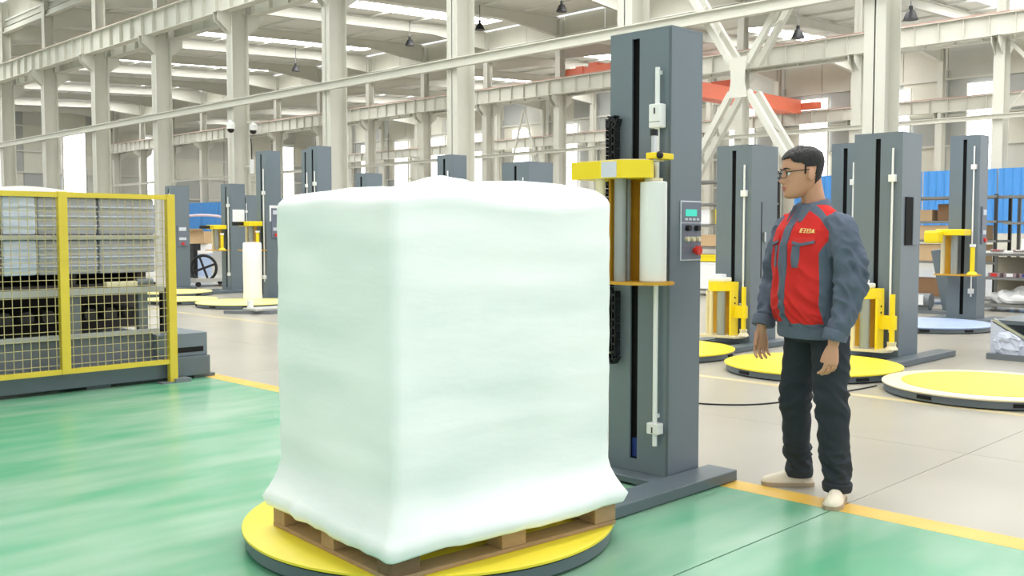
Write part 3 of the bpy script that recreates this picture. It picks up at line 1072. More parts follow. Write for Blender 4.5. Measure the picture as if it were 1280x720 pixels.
fw(MB().box(4.012, 4.05, 2.99, 3.06, 1.36, 1.4), 'bracket', 'black')
# spindle of the film roll with its yellow bracket and black knobs
fw(MB().cyl((3.93, 2.948, 1.648), (3.93, 2.948, 1.77), 0.014, 12), 'spindle', 'chrome', smooth='auto')
fw(MB().cyl((3.93, 2.948, 1.77), (3.93, 2.948, 1.8), 0.02, 14), 'spindle_knob', 'black', smooth='auto')
fw(MB().box(3.88, 4.03, 2.9, 2.96, 1.655, 1.685, 0.004), 'spindle_bracket', 'yellow')
fw(MB().sphere((3.905, 2.895, 1.672), 0.019), 'clamp_knob', 'black', smooth=True)
fw(MB().cyl((3.93, 2.948, 1.549), (3.93, 2.948, 1.562), 0.045, 20), 'spool_flange', 'roller_cream', smooth='auto')

roll = thing('film_roll', 'milky white film roll standing on the carriage of the nearest machine', 'film roll', (3.93, 2.948, 1.056))
MB().lathe([(0.062, 0.0), (0.066, 0.004), (0.0665, 0.25), (0.066, 0.486), (0.062, 0.49)], seg=40).build('film_layers', M['film_roll'], roll, smooth='auto')
MB().lathe([(0.034, 0.4905), (0.034, 0.4955)], seg=24).build('core_tube', M['card'], roll, smooth='auto')

# ------------------------------------------------------------------ pallet and wrapped load
PC = Vector((2.675, 3.07, 0.08))
PA = R(-5)
pal = thing('pallet', 'worn wooden pallet on the yellow turntable under the wrapped load', 'pallet', PC, rot=PA)
PX, PY = 0.555, 0.45
for y in (-PY + 0.05, -0.21, 0, 0.21, PY - 0.05):  # the two in-between boards are added; their brown stands in for deck shadow
    MB().box(-PX + 0.1, PX - 0.1, y - 0.05, y + 0.05, 0.001, 0.018, 0.002).build('bottom_board', M['wood'], pal)
for x in (-PX + 0.05, PX - 0.05):
    MB().box(x - 0.05, x + 0.05, -PY, PY, 0.001, 0.018, 0.002).build('bottom_board', M['wood'], pal)
for x in (-PX + 0.06, 0, PX - 0.06):
    for y in (-PY + 0.05, 0, PY - 0.05):
        w = 0.06 if x or y else 0.05
        MB().box(x - w, x + w, y - 0.048, y + 0.048, 0.018, 0.1, 0.003).build('block', M['wood' if rnd.random() > 0.4 else 'wood_dark'], pal)
for x in (-PX + 0.06, 0, PX - 0.06):
    MB().box(x - 0.05, x + 0.05, -PY, PY, 0.1, 0.116, 0.002).build('cross_board', M['wood_dark'], pal)
for i in range(7):
    y = -PY + 0.05 + i * (2 * PY - 0.1) / 6
    MB().box(-PX, PX, y - 0.055, y + 0.055, 0.116, 0.132, 0.002).build('top_board', M['wood'], pal)

load = thing('wrapped_load', 'tall square pallet load wound in white stretch film on the turntable', 'pallet load', PC + Vector((0, 0, 0.133)), rot=PA)
LP, LQ = 0.537, 0.443


def rrect(p, q, r, n=20):
    pts = []
    for cx_, cy_, a0 in ((p - r, q - r, 0), (-(p - r), q - r, 90), (-(p - r), -(q - r), 180), (p - r, -(q - r), 270)):
        for i in range(8):
            a = R(a0 + 90 * i / 7)
            pts.append(Vector((cx_ + r * math.cos(a), cy_ + r * math.sin(a))))
    out = []
    m = len(pts)
    for i in range(m):
        a, b2 = pts[i], pts[(i + 1) % m]
        L_ = (b2 - a).length
        kk = max(1, int(L_ / 0.03))
        for j in range(kk):
            out.append(a.lerp(b2, j / kk))
    return out


base_ring = rrect(LP, LQ, 0.035)
HL = 1.24
zs_ = [-0.035, -0.028, 0.0, 0.03, 0.07, 0.11, 0.15, 0.2, 0.25] + [0.25 + (HL - 0.3) * i / 40 for i in range(1, 41)] + [HL - 0.03, HL - 0.012, HL]
rg = []
for z in zs_:
    ring = []
    for p in base_ring:
        n = Vector((p.x / LP, p.y / LQ))
        d = Vector((p.x, p.y)).normalized()
        fl = 0.075 * max(0, 1 - (max(z, 0)) / 0.16) ** 1.6          # skirt flare
        if z < 0: fl -= (-z) * 0.5
        w = noise.noise(Vector((p.x * 3.2, p.y * 3.2, z * 2.2))) * 0.007
        w += noise.noise(Vector((p.x * 1.5, p.y * 1.5, z * 22))) * 0.0022
        w += 0.0012 * math.sin(z * 2 * PI / 0.17 + p.x * 2.0 - p.y * 1.5)
        if fl > 0: w += noise.noise(Vector((p.x * 11, p.y * 11, 3.0))) * 0.02 * fl / 0.06
        inset = 0.0
        if z > HL - 0.05: inset = 0.05 * ((z - HL + 0.05) / 0.05) ** 2
        o_ = p + d * (fl + w - inset)
        lump = 0.0
        if z > 0.9:
            lump = (z - 0.9) / (HL - 0.9) * (0.05 * (noise.noise(Vector((p.x * 2.0 + 4, p.y * 2.0 + 1, 0))) ) + 0.075 * (0.5 + 0.5 * p.y / LQ) * (0.5 + 0.5 * p.x / LP))
        sag = 0.0
        if z < 0.1:
            sag = noise.noise(Vector((p.x * 4, p.y * 4, 9))) * 0.014 - 0.022 * max(0, 1 - (p - Vector((-LP, -LQ))).length / 0.4)
        ring.append((o_.x, o_.y, z + lump + sag))
    rg.append(ring)
b = MB()
b.rings(rg, cap=False)
# top: shrink towards the middle in steps
bm = b.bm
bm.verts.ensure_lookup_table()
nr = len(base_ring)
last = [v for v in bm.verts][-nr:]
prev = last
for s_, up_ in ((0.85, 0.012), (0.6, 0.02), (0.3, 0.015), (0.1, 0.01)):
    cur = [bm.verts.new((v.co.x * s_, v.co.y * s_, v.co.z + up_)) for v in last]
    for i in range(nr):
        bm.faces.new((prev[i], prev[(i + 1) % nr], cur[(i + 1) % nr], cur[i]))
    prev = cur
bm.faces.new(prev)
bm.faces.new([v for v in bm.verts][:nr][::-1])
b.build('film_wrap', M['film'], load, smooth=True)
# ------------------------------------------------------------------ fenced enclosure on the left
FY = 8.08
fe = thing('safety_fence', 'yellow wire mesh safety fence in front of the film-covered goods', 'fence', (3.93, FY, 0))


def fnc(b, name, m, smooth=False, kind=None):
    q = b.mesh(name, M[m], smooth, (3.93, FY, 0))
    return link(name, q, fe, kind=kind)


for x in (3.93, 3.03, 2.13):
    fnc(MB().box(x - 0.035, x + 0.035, FY - 0.03, FY + 0.03, 0.01 if x > 3.5 else 0.165, 1.62, 0.003), 'post', 'yellow_fence')
    if x > 3.5:
        fnc(MB().box(x - 0.12, x + 0.06, FY - 0.05, FY + 0.05, 0.0, 0.012).box(x + 0.0, x + 0.14, FY - 0.06, FY + 0.04, 0.0, 0.035), 'foot_plate', 'frame_grey')
for x0, x1 in ((3.065, 3.895), (2.165, 2.995), (1.3, 2.095)):
    fnc(MB().box(x0, x1, FY - 0.02, FY + 0.02, 1.575, 1.615), 'top_rail', 'yellow_fence')
    fnc(MB().box(x0, x1, FY - 0.02, FY + 0.02, 0.165, 0.205), 'bottom_rail', 'yellow_fence')
    b = MB()
    x = x0 + 0.03
    while x < x1:
        b.box(x - 0.0025, x + 0.0025, FY - 0.0025, FY + 0.0025, 0.2, 1.58)
        x += 0.064
    z = 0.24
    while z < 1.5:
        b.box(x0, x1, FY - 0.007, FY - 0.0025, z - 0.0025, z + 0.0025)
        z += 0.068
    fnc(b, 'wire_mesh', 'wire_yellow', kind='stuff')

# long dark machine bed behind the fence
bd = thing('machine_bed', 'long dark grey machine bed behind the yellow fence', 'machine', (4.32, 8.2, 0))


def bdw(b, name, m):
    return link(name, b.mesh(name, M[m], False, (4.32, 8.2, 0)), bd)


bdw(MB().box(1.2, 4.32, 8.15, 8.75, 0.03, 0.2, 0.006), 'bed_rail', 'slate_dark')
bdw(MB().box(3.86, 4.32, 8.2, 8.75, 0.2, 0.405, 0.006), 'end_block', 'slate')
bdw(MB().box(3.98, 4.28, 8.197, 8.2, 0.235, 0.28), 'slot', 'black_slot')
for x in (4.25, 3.3, 2.4):
    bdw(MB().box(x - 0.06, x + 0.14, 8.2, 8.8, 0.0, 0.03), 'foot', 'slate_dark')
bdw(MB().box(1.2, 3.86, 8.3, 9.6, 0.2, 0.42), 'trough', 'frame_grey')
bdw(MB().box(1.2, 3.9, 8.26, 8.3, 0.42, 0.46), 'side_bar', 'frame_light')
for x in (3.78, 3.2, 2.55, 1.9):
    bdw(MB().box(x - 0.04, x + 0.04, 8.3, 8.36, 0.42, 0.78), 'upright', 'frame_grey')
bdw(MB().box(1.2, 4.1, 8.95, 8.99, 0.42, 0.78), 'rear_panel', 'dark_void')
bdw(MB().box(1.2, 3.95, 8.25, 9.6, 0.78, 0.83), 'deck', 'frame_light')
bdw(MB().box(4.0, 4.06, 8.4, 8.46, 0.405, 0.8), 'side_post', 'black')
for i in range(14):
    x = 1.5 + i * 0.17
    bdw(MB().cyl((x, 8.4, 0.6), (x, 8.88, 0.6), 0.055, 12), 'drive_roller', 'dark_void')

# two layers of film-covered goods on the bed, each pack a thing
px = 1.75
packs = []
for row, (z0, z1) in enumerate(((0.95, 1.235), (1.275, 1.585))):
    xs = [1.45, 2.0, 2.52, 2.66, 2.93, 3.42, 3.92]
    ms = ['wrap_grey', 'wrap_grey', 'wrap_brown', 'wrap_blue', 'wrap_grey', 'wrap_grey']
    names = [
        ('pack of grey goods under clear film, far left of the {}', ), ('pack of grey goods at the left of the {}', ), ('narrow brown pack beside the pale blue one in the {}', ),
        ('pale blue pack shining under film in the {}', ), ('grey film-covered pack behind the middle fence post in the {}', ), ('grey film-covered pack nearest the end post in the {}', )]
    lay = ('lower layer', 'upper layer')[row]
    for i in range(6):
        o = thing('wrapped_pack', names[i][0].format(lay) + ' behind the fence', 'pack', ((xs[i] + xs[i + 1]) / 2, 8.75, z0), group='film covered packs behind the fence')
        w = (xs[i + 1] - xs[i]) / 2 - 0.006
        b = MB()
        h = z1 - z0
        b.box(-w, w, -0.42, 0.42, 0, h, 0.02)
        bmesh.ops.subdivide_edges(b.bm, edges=b.bm.edges[:], cuts=3, use_grid_fill=True)
        for v in b.bm.verts:
            v.co.y += 0.012 * noise.noise(Vector((v.co.x * 9 + i * 5, v.co.z * 16 + row * 7, 1)))
        b.build('film_cover', M[ms[i]], o, smooth='auto')
        for j in range(3):
            zz = h * (0.25 + 0.25 * j)
            MB().box(-w * 0.98, w * 0.98, -0.438, -0.428, zz - 0.004, zz + 0.004).build('film_fold', M['wrap_blue'], o)
b = thing('roller_rack', 'black rack beam carrying the film-covered packs', 'rack', (2.6, 8.75, 0.83))
for z in (0.0, ):
    MB().box(-1.3, 1.32, -0.4, -0.3, 0.0, 0.03).box(-1.3, 1.32, 0.3, 0.4, 0.0, 0.119).build('rail', M['dark_void'], b)
for x in (-1.2, -0.6, 0.0, 0.6, 1.2):
    MB().box(x - 0.04, x + 0.04, -0.38, 0.38, 0.03, 0.119).build('crossbar', M['dark_void'], b)
for (xs0, lay) in ((1.235, 'lower'),):
    s_ = thing('separator_sheet', 'pale sheet between the two layers of packs', 'sheet', (2.68, 8.75, 1.2355))
    MB().box(-1.25, 1.26, -0.45, 0.45, 0, 0.038, 0.004).build('sheet_board', M['frame_light'], s_)
o = thing('foam_sheet', 'white foam sheet lying on the packs behind the yellow fence', 'sheet', (2.65, 8.75, 1.5855))
b = MB()
rg = []
n = 40
for i in range(n + 1):
    x = -1.3 + 2.58 * i / n
    h = 0.03 + (0.05 * math.exp(-((x - 0.2) / 0.35) ** 2))
    rg.append([(x, -0.46, 0.0), (x, 0.46, 0.0), (x, 0.44, h), (x, -0.44, h)])
b.rings(rg)
b.build('sheet_body', M['foam'], o, smooth='auto')
o = thing('tool_tray', 'pale machine part lying on the bed deck below the packs', 'machine part', (3.62, 8.31, 0.8305))
MB().box(-0.17, 0.1, -0.05, 0.02, 0.0, 0.05, 0.01).build('body', M['roller_cream'], o)
MB().cyl((0.1, -0.015, 0.036), (0.24, -0.015, 0.036), 0.033, 14).build('roller_end', M['frame_grey'], o, smooth='auto')

# ------------------------------------------------------------------ things in the left distance
o = thing('film_roll', 'tall white film roll standing on the pale yellow turntable at the left', 'film roll', (9.34, 16.0, 0.084))
MB().lathe([(0.165, 0), (0.17, 0.02), (0.165, 0.2), (0.17, 0.6), (0.165, 1.0), (0.15, 1.03)], seg=28).build('film_layers', M['paper'], o, smooth='auto')
MB().lathe([(0.05, 1.031), (0.05, 1.045)], seg=16).build('core_tube', M['card'], o, smooth='auto')
o = thing('ramp_plate', 'low grey steel base plate on the floor in front of the pale yellow turntable', 'plate', (8.3, 14.0, 0))
MB().prism([(-0.45, 0.35), (0.0, -0.3), (0.6, -0.3), (0.6, 0.35)], 0.0, 0.05).build('plate_body', M['frame_grey'], o)
MB().box(-0.2, 0.5, -0.2, 0.2, 0.05, 0.09, 0.01).build('raised_plate', M['frame_light'], o)
o = thing('cable_plug', 'small white plug lying on the grey base plate', 'plug', (8.17, 14.08, 0.091))
MB().cyl((0, 0, 0), (0, 0, 0.12), 0.05, 12).build('body', M['white_plastic'], o, smooth='auto')

hx, hy = 11.75, 22.14
o = thing('handwheel_cart', 'low cart with a large black spoked handwheel by the left machines', 'cart', (hx, hy, 0))
b = MB().box(-0.6, 0.6, -0.5, 0.5, 0.12, 0.2)
b.build('cart_deck', M['frame_light'], o)
for sx in (-0.5, 0.5):
    for sy in (-0.4, 0.4):
        MB().cyl((sx, sy - 0.03, 0.06), (sx, sy + 0.03, 0.06), 0.06, 12).build('wheel', M['black'], o)
u = Vector((1, -1, 0)).normalized()
c0 = Vector((-0.3, -0.3, 0.44))
wh = MB().tube([c0 + u * 0.3 * math.cos(2 * PI * i / 28) + Vector((0, 0, 0.3)) * math.sin(2 * PI * i / 28) for i in range(28)], 0.035, 8, closed=True).build('handwheel', M['black'], o, smooth=True)
for a in (20, 110, 200, 290):
    MB().cyl(c0, c0 + u * 0.3 * math.cos(R(a)) + Vector((0, 0, 0.3 * math.sin(R(a)))), 0.028, 8).build('spoke', M['black'], wh)
MB().box(-0.45, -0.35, -0.1, 0.1, 0.2, 0.9).build('stand', M['black'], o)
MB().box(-0.5, -0.3, -0.16, 0.14, 0.86, 1.02).build('gear_box', M['black'], o)
o = thing('parts_bin', 'pale blue bin draped with white film left of the handwheel cart', 'bin', (12.35, 24.18, 0))
MB().box(-0.35, 0.35, -0.4, 0.4, 0.0, 0.95, 0.02).build('bin_body', M['pale_blue'], o)
MB().box(-0.38, 0.38, -0.42, 0.36, 0.72, 1.0, 0.04).build('film_cover', M['foam'], o)
for i, (dx, dy, dz, s_, lab, mm_) in enumerate(((-0.1, 0.24, 1.001, 0.4, 'brown cardboard box lying on the white film of the bin, left one', 'card'),
                                               (0.12, -0.25, 1.001, 0.42, 'brown cardboard box with open flap on the bin, right one', 'card'))):
    q = thing('cardboard_box', lab, 'box', (12.35 + dx, 24.18 + dy, dz), group='boxes on the bin', rot=R(15 + 20 * i))
    MB().box(-s_ / 2, s_ / 2, -s_ / 2, s_ / 2, 0, s_ * 0.75, 0.004).build('carton', M[mm_], q)
    MB().bar((-s_ / 2, 0, s_ * 0.76), (-s_ / 2 - 0.16, 0, s_ * 0.9), s_, 0.01).build('flap', M[mm_], q)
o = thing('tube_arch', 'pale pink tube arch standing in front of the blue partition at the left', 'gantry', (13.2, 25.2, 0))
ar = []
for i in range(13):
    a = PI * i / 12
    ar.append(Vector((0.75 * math.cos(a) * 0.707, -0.75 * math.cos(a) * 0.707 * 1.0, 1.5 + 0.26 * math.sin(a) ** 0.6)))
ar = [ar[0] - Vector((0, 0, 1.5))] + ar + [ar[-1] - Vector((0, 0, 1.5))]
MB().tube(ar, 0.035, 8).build('arch_tube', M['pink_tube'], o, smooth=True)

# ------------------------------------------------------------------ racks on the right
def rack(name, label, x, y0, y1, levels, depth=0.7, m='shelf_steel', pm='black_steel', h=1.95, back=False, panel=False):
    o = thing('storage_rack', label, 'rack', (x, (y0 + y1) / 2, 0), group='steel storage racks')
    hw = (y1 - y0) / 2
    if panel:
        MB().box(depth - 0.02, depth, -hw, hw, 0.1, h - 0.05).build('back_panel', M['rack_back'], o)
    for sx in ((depth,) if back else (0, depth)):
        for sy in (-hw, hw):
            MB().box(sx - 0.025, sx + 0.025, sy - 0.025, sy + 0.025, 0, h).build('post', M[pm], o)
    for z in levels:
        MB().box(-0.03, depth + 0.03, -hw - 0.02, hw + 0.02, z - 0.04, z).build('shelf', M[m if not (m == 'white' ) else 'shelf_white'], o)
    return o


def stuffbox(name, label, cat, x, y, z, dx, dy, dz, m, group=None, rot=0.0, flap=True):
    q = thing(name, label, cat, (x, y, z), group=group, rot=rot)
    MB().box(-dx / 2, dx / 2, -dy / 2, dy / 2, 0, dz, 0.006).build('carton', M[m], q)
    if flap:
        MB().box(-dx / 2 - 0.004, dx / 2 + 0.004, -0.02, 0.02, dz, dz + 0.003).build('tape', M['roller_cream'], q)
    return q


RX = 17.0
rack('storage_rack', 'white topped storage bench with shelves at the right edge', RX, 4.1, 6.05, (0.12, 0.56, 0.95), m='shelf_steel', pm='shelf_steel', h=0.93, panel=True)
rack('storage_rack', 'tall open rack of cardboard boxes left of the tall right machine', RX + 0.9, 6.15, 8.2, (0.14, 0.78, 1.16, 1.5, 1.93), h=1.95)
rack('storage_rack', 'upper wall shelf above the white topped bench', RX + 0.9, 4.2, 6.0, (1.47, 1.92), h=1.95, pm='shelf_steel', back=True)
rack('storage_rack', 'storage rack seen in the gap between the two machines left of the man', RX, 10.2, 12.2, (0.14, 1.0, 1.45, 1.88, 2.34), h=2.4)
stuffbox('bench_top', 'white bench top board on the bench at the right edge', 'board', RX + 0.35, 5.07, 0.951, 0.78, 2.0, 0.035, 'shelf_white', flap=False)
rx2 = RX + 1.25
bx = 'cardboard boxes on the tall rack'
stuffbox('cardboard_box', 'light brown box on the second shelf of the tall right rack, left one', 'box', rx2, 7.55, 1.501, 0.4, 0.5, 0.2, 'card', bx)
stuffbox('cardboard_box', 'dark brown box on the second shelf, against the tall right machine', 'box', rx2, 6.95, 1.501, 0.4, 0.5, 0.3, 'card_dark', bx)
stuffbox('cardboard_box', 'long light box on the third shelf of the tall right rack', 'box', rx2 - 0.1, 7.2, 1.161, 0.45, 1.7, 0.26, 'card', bx)
stuffbox('cardboard_box', 'long light box on the fourth shelf of the tall right rack', 'box', rx2 - 0.1, 7.2, 0.781, 0.45, 1.7, 0.3, 'card', bx)
stuffbox('cardboard_box', 'open brown box on the bottom shelf of the tall right rack', 'box', rx2, 7.1, 0.141, 0.5, 1.2, 0.32, 'card_dark', bx)
for i in range(4):
    q = thing('bottle', ['dark red bottle on the bottom shelf, first from the left', 'clear grey bottle on the bottom shelf of the rack', 'dark red bottle standing second on the bottom shelf', 'grey bottle beside the open brown box'][i], 'bottle', (RX + 0.98, 8.1 - 0.1 * i, 0.141), group='bottles on the bottom shelf')
    MB().lathe([(0.045, 0), (0.045, 0.2), (0.015, 0.26), (0.015, 0.31)], seg=12).build('bottle_body', M['red_button' if i % 2 == 0 else 'frame_light'], q, smooth='auto')
# on the bench: white printer, packs, cloth
q = thing('label_printer', 'white desktop machine on the bench top at the right edge', 'printer', (RX + 0.4, 5.0, 0.9865))
MB().box(-0.25, 0.25, -0.5, 0.5, 0, 0.2, 0.03).build('housing', M['white_plastic'], q)
MB().box(-0.22, 0.22, -0.42, 0.42, 0.2, 0.34, 0.03).build('lid', M['white_plastic'], q)
MB().box(-0.252, -0.25, -0.2, 0.02, 0.05, 0.17).build('panel', M['frame_grey'], q)
MB().box(-0.252, -0.25, 0.1, 0.35, 0.08, 0.15).build('tray', M['black'], q)
MB().bar((0.0, -0.3, 0.34), (0.0, -0.75, 0.8), 0.1, 0.06, up=(1, 0, 0)).build('arm', M['white_plastic'], q)
PK = ['red-printed pack first from the left on the middle bench shelf', 'white-printed pack second from the left on the middle bench shelf', 'blue-printed pack in the middle of the middle bench shelf',
      'red-printed pack second from the right on the middle bench shelf', 'white-printed pack last on the right of the middle bench shelf']
PE = ['red-printed flat pack at the left end of the bench front edge', 'white-printed flat pack next along the bench front edge', 'blue-printed flat pack along the bench front edge', 'red-printed flat pack at the right end of the bench front edge']
PM = ['red_button', 'paper', 'blue_motor', 'red_button', 'paper']
for i in range(9):
    j = i if i < 5 else i - 5
    q = thing('printed_pack', PK[i] if i < 5 else PE[j], 'pack', (RX + (0.12 if i < 5 else -0.02), (5.85 - 0.24 * j) if i < 5 else (5.8 - 0.35 * j), 0.561 if i < 5 else 0.9865), group='printed packs on the middle shelf' if i < 5 else 'printed packs on the bench edge', rot=rnd.uniform(-0.3, 0.3) if i < 5 else 0)
    h_ = 0.07 if i < 5 else 0.03
    w_ = 0.08 if i < 5 else 0.05
    MB().box(-w_, w_, -0.1, 0.1, 0, h_, 0.008).build('pack_body', M['magazine'], q)
    MB().box(-w_ - 0.002, -w_, -0.05, 0.05, 0.012, h_ - 0.006).build('print', M[PM[j]], q)
q = thing('film_scrap', 'crumpled white film heap on the bottom shelf of the bench', 'film scrap', (RX + 0.25, 5.55, 0.121))
b = MB().sphere((0, 0, 0.1), 0.2, (1, 1.9, 0.8), 24)
for v in b.bm.verts:
    v.co *= 1 + 0.45 * noise.noise(v.co * 7)
    v.co.z = max(0.0, v.co.z)
b.build('crumpled_film', M['paper'], q)
stuffbox('cardboard_box', 'dark brown carton behind the white film heap on the bench bottom shelf', 'box', RX + 0.57, 4.9, 0.121, 0.16, 0.5, 0.34, 'card_dark', flap=True)
q = thing('tape_reel', 'pale reel with red rim leaning on the floor before the bench', 'reel', (RX - 0.28, 4.42, 0))
MB().bar((-0.05, 0.1, 0.1), (0.12, -0.2, 0.5), 0.1, 0.05).build('handle', M['roller_cream'], q)
MB().cyl((-0.06, 0.07, 0.11), (-0.01, 0.13, 0.11), 0.11, 20).build('reel', M['pink_tube'], q, smooth='auto')
MB().cyl((-0.075, 0.055, 0.11), (-0.06, 0.072, 0.11), 0.07, 16).build('hub', M['red_button'], q, smooth='auto')
# gap rack behind the main column: yellow tubs and white sacks
for (y, z, dx, dy, dz, m, lab) in (
        (11.25, 1.001, 0.4, 0.9, 0.24, 'card', 'flat brown carton on the middle shelf of the gap rack'),
        (11.1, 1.451, 0.3, 0.3, 0.3, 'yellow', 'yellow tub on the gap rack shelf above the brown carton'),
        (11.55, 1.451, 0.3, 0.35, 0.3, 'paper', 'white packet beside the yellow tub on the gap rack'),
        (11.2, 0.141, 0.5, 1.4, 0.545, 'paper', 'white sack on the bottom shelf of the gap rack'),
        (11.25, 0.7, 0.5, 1.5, 0.14, 'yellow', 'yellow tray on the white sack in the gap rack')):
    q = thing('packed_item', lab, 'container', (RX + 0.2, y, z))
    MB().box(-dx / 2, dx / 2, -dy / 2, dy / 2, 0, dz, 0.02).build('container_body', M[m], q)
    MB().box(-dx / 2 - 0.008, dx / 2 + 0.008, -dy / 2 - 0.008, dy / 2 + 0.008, dz - 0.03, dz + 0.002).build('rim', M[m], q)

# slanted grey machine part and its motor, left of the tall right machine
q = thing('tilted_frame', 'slanted grey steel arm with a motor beside the tall right machine', 'machine part', (16.0, 6.27, 0))
MB().bar((0.1, -0.08, 0.05), (-0.04, 0.08, 1.02), 0.18, 0.12, up=(1, 0, 0)).build('arm', M['slate'], q)
MB().box(-0.25, 0.3, -0.15, 0.45, 0.0, 0.05).build('base', M['frame_grey'], q)
MB().cyl((-0.15, 0.12, 0.2), (-0.15, 0.38, 0.2), 0.12, 18).build('motor', M['frame_grey'], q, smooth='auto')
MB().box(-0.28, -0.26, 0.2, 0.28, 0.14, 0.3).build('rating_plate', M['paper'], q)
MB().box(-0.22, -0.06, 0.14, 0.36, 0.05, 0.1).build('motor_foot', M['frame_grey'], q)

# grey sheet-metal part wrapped in clear film at the right edge
q = thing('wrapped_ramp', 'grey steel ramp covered in clear film at the right edge', 'ramp', (10.62, 3.55, 0))
b = MB()
bm = b.bm
pts = [(0.0, 0.06), (0.0, 0.4), (1.2, 0.36), (1.2, 0.06)]
MBX = [(-0.05, 0.0), (1.3, 0.0)]
A = [bm.verts.new((0.0, 0.12 - y * 0.0 - x, z)) for x, z in ((0.0, 0.06), (0.0, 0.4), (0.6, 0.06))]
B = [bm.verts.new((0.03, 0.12 - x, z)) for x, z in ((0.0, 0.06), (0.0, 0.4), (0.6, 0.06))]
bm.faces.new(A)
bm.faces.new(B[::-1])
for i in range(3):
    bm.faces.new((A[i], A[(i + 1) % 3], B[(i + 1) % 3], B[i]))
b.build('side_plate', M['wrap_blue'], q)
MB().box(0.03, 0.9, -1.4, 0.12, 0.36, 0.4).box(0.4, 0.9, -1.3, 0.1, 0.06, 0.36).build('deck', M['slate_dark'], q)
MB().bar((0.02, 0.1, 0.4), (0.02, -0.5, 0.06), 0.04, 0.04).build('edge_bar', M['chrome'], q)
MB().box(-0.05, 0.95, -1.4, 0.14, 0.0, 0.06).build('skid', M['frame_grey'], q)
b = MB().sphere((0.0, -0.05, 0.16), 0.12, (0.35, 1.2, 1.1), 20)
for v in b.bm.verts:
    v.co += Vector((1, 1, 1)) * 0.05 * noise.noise(v.co * 14)
b.build('film_bundle', M['wrap_blue'], q)

q = thing('power_cable', 'thin dark cable lying across the pale concrete floor', 'cable')
cp = [(6.35, 5.1, 0.006), (6.2, 4.4, 0.006), (6.45, 3.95, 0.006), (6.95, 3.79, 0.006), (7.4, 3.74, 0.006), (7.8, 3.69, 0.006), (8.05, 3.68, 0.006)]
sm = []
for i in range(len(cp) - 1):
    p0, p1, p2, p3 = (Vector(cp[max(0, min(len(cp) - 1, j))]) for j in (i - 1, i, i + 1, i + 2))
    for s_ in range(8):
        t_ = s_ / 8
        sm.append(0.5 * ((2 * p1) + (p2 - p0) * t_ + (2 * p0 - 5 * p1 + 4 * p2 - p3) * t_ ** 2 + (3 * p1 - p0 - 3 * p2 + p3) * t_ ** 3))
MB().tube(sm, 0.006, 6).build('cable_run', M['black'], q, smooth=True)
# ------------------------------------------------------------------ the man
def ell(c, rx, ry, n=28, e=1.0, yf=None):
    """horizontal ring; yf: front radius when it differs from the back one"""
    out = []
    for i in range(n):
        a = 2 * PI * i / n
        ca, sa = math.cos(a), math.sin(a)
        ca = math.copysign(abs(ca) ** e, ca)
        sa = math.copysign(abs(sa) ** e, sa)
        out.append(Vector((c[0] + rx * ca, c[1] + (ry if sa > 0 or yf is None else yf) * sa, c[2])))
    return out


def remeshed(parts, voxel, smooth_it=3, fac=0.5):
    """closed overlapping shells fused into one skin; returns a mesh"""
    bm_ = bmesh.new()
    for p in parts:
        me_ = p.mesh('shell', [])
        bm_.from_mesh(me_)
        bpy.data.meshes.remove(me_)
    me_ = bpy.data.meshes.new('shells')
    bm_.to_mesh(me_)
    bm_.free()
    tmp = bpy.data.objects.new('shells', me_)
    COL.objects.link(tmp)
    r_ = tmp.modifiers.new('fuse', 'REMESH')
    r_.mode = 'VOXEL'
    r_.voxel_size = voxel
    s_ = tmp.modifiers.new('soft', 'SMOOTH')
    s_.factor = fac
    s_.iterations = smooth_it
    dg = bpy.context.evaluated_depsgraph_get()
    dg.update()
    out = bpy.data.meshes.new_from_object(tmp.evaluated_get(dg))
    bpy.data.objects.remove(tmp)
    bpy.data.meshes.remove(me_)
    for p in out.polygons:
        p.use_smooth = True
    return out


def catmull(vals, t):
    """vals: list of tuples whose first item is the key"""
    n_ = len(vals)
    for i in range(n_ - 1):
        if t <= vals[i + 1][0] or i == n_ - 2:
            a0, b0 = vals[max(0, i - 1)], vals[i]
            c0_, d0 = vals[i + 1], vals[min(n_ - 1, i + 2)]
            u_ = (t - b0[0]) / (c0_[0] - b0[0])
            res = []
            for k_ in range(1, len(b0)):
                m0 = (c0_[k_] - a0[k_]) / max(1e-6, (c0_[0] - a0[0])) * (c0_[0] - b0[0])
                m1 = (d0[k_] - b0[k_]) / max(1e-6, (d0[0] - b0[0])) * (c0_[0] - b0[0])
                res.append((2 * u_ ** 3 - 3 * u_ ** 2 + 1) * b0[k_] + (u_ ** 3 - 2 * u_ ** 2 + u_) * m0 + (-2 * u_ ** 3 + 3 * u_ ** 2) * c0_[k_] + (u_ ** 3 - u_ ** 2) * m1)
            return res


def limb(pts, n=9, seg=18):
    """smooth tapering limb through (x, y, z, r)"""
    keys = [(i,) + tuple(p) for i, p in enumerate(pts)]
    P_, R_ = [], []
    m_ = (len(pts) - 1) * n
    for i in range(m_ + 1):
        v = catmull(keys, i / n)
        P_.append(Vector(v[:3]))
        R_.append(v[3])
    return MB().tube(P_, R_, seg)


man = thing('person', 'man in glasses, red and grey work jacket, dark trousers and cream shoes, standing', 'person', (4.495, 2.37, 0), rot=R(245))
HEADZ = 1.465
HEADROT = Matrix.Translation((0, -0.088, HEADZ)) @ Matrix.Rotation(R(-17), 4, 'Z') @ Matrix.Rotation(R(4), 4, 'X') @ Matrix.Diagonal((1.05, 1.05, 1.035, 1))
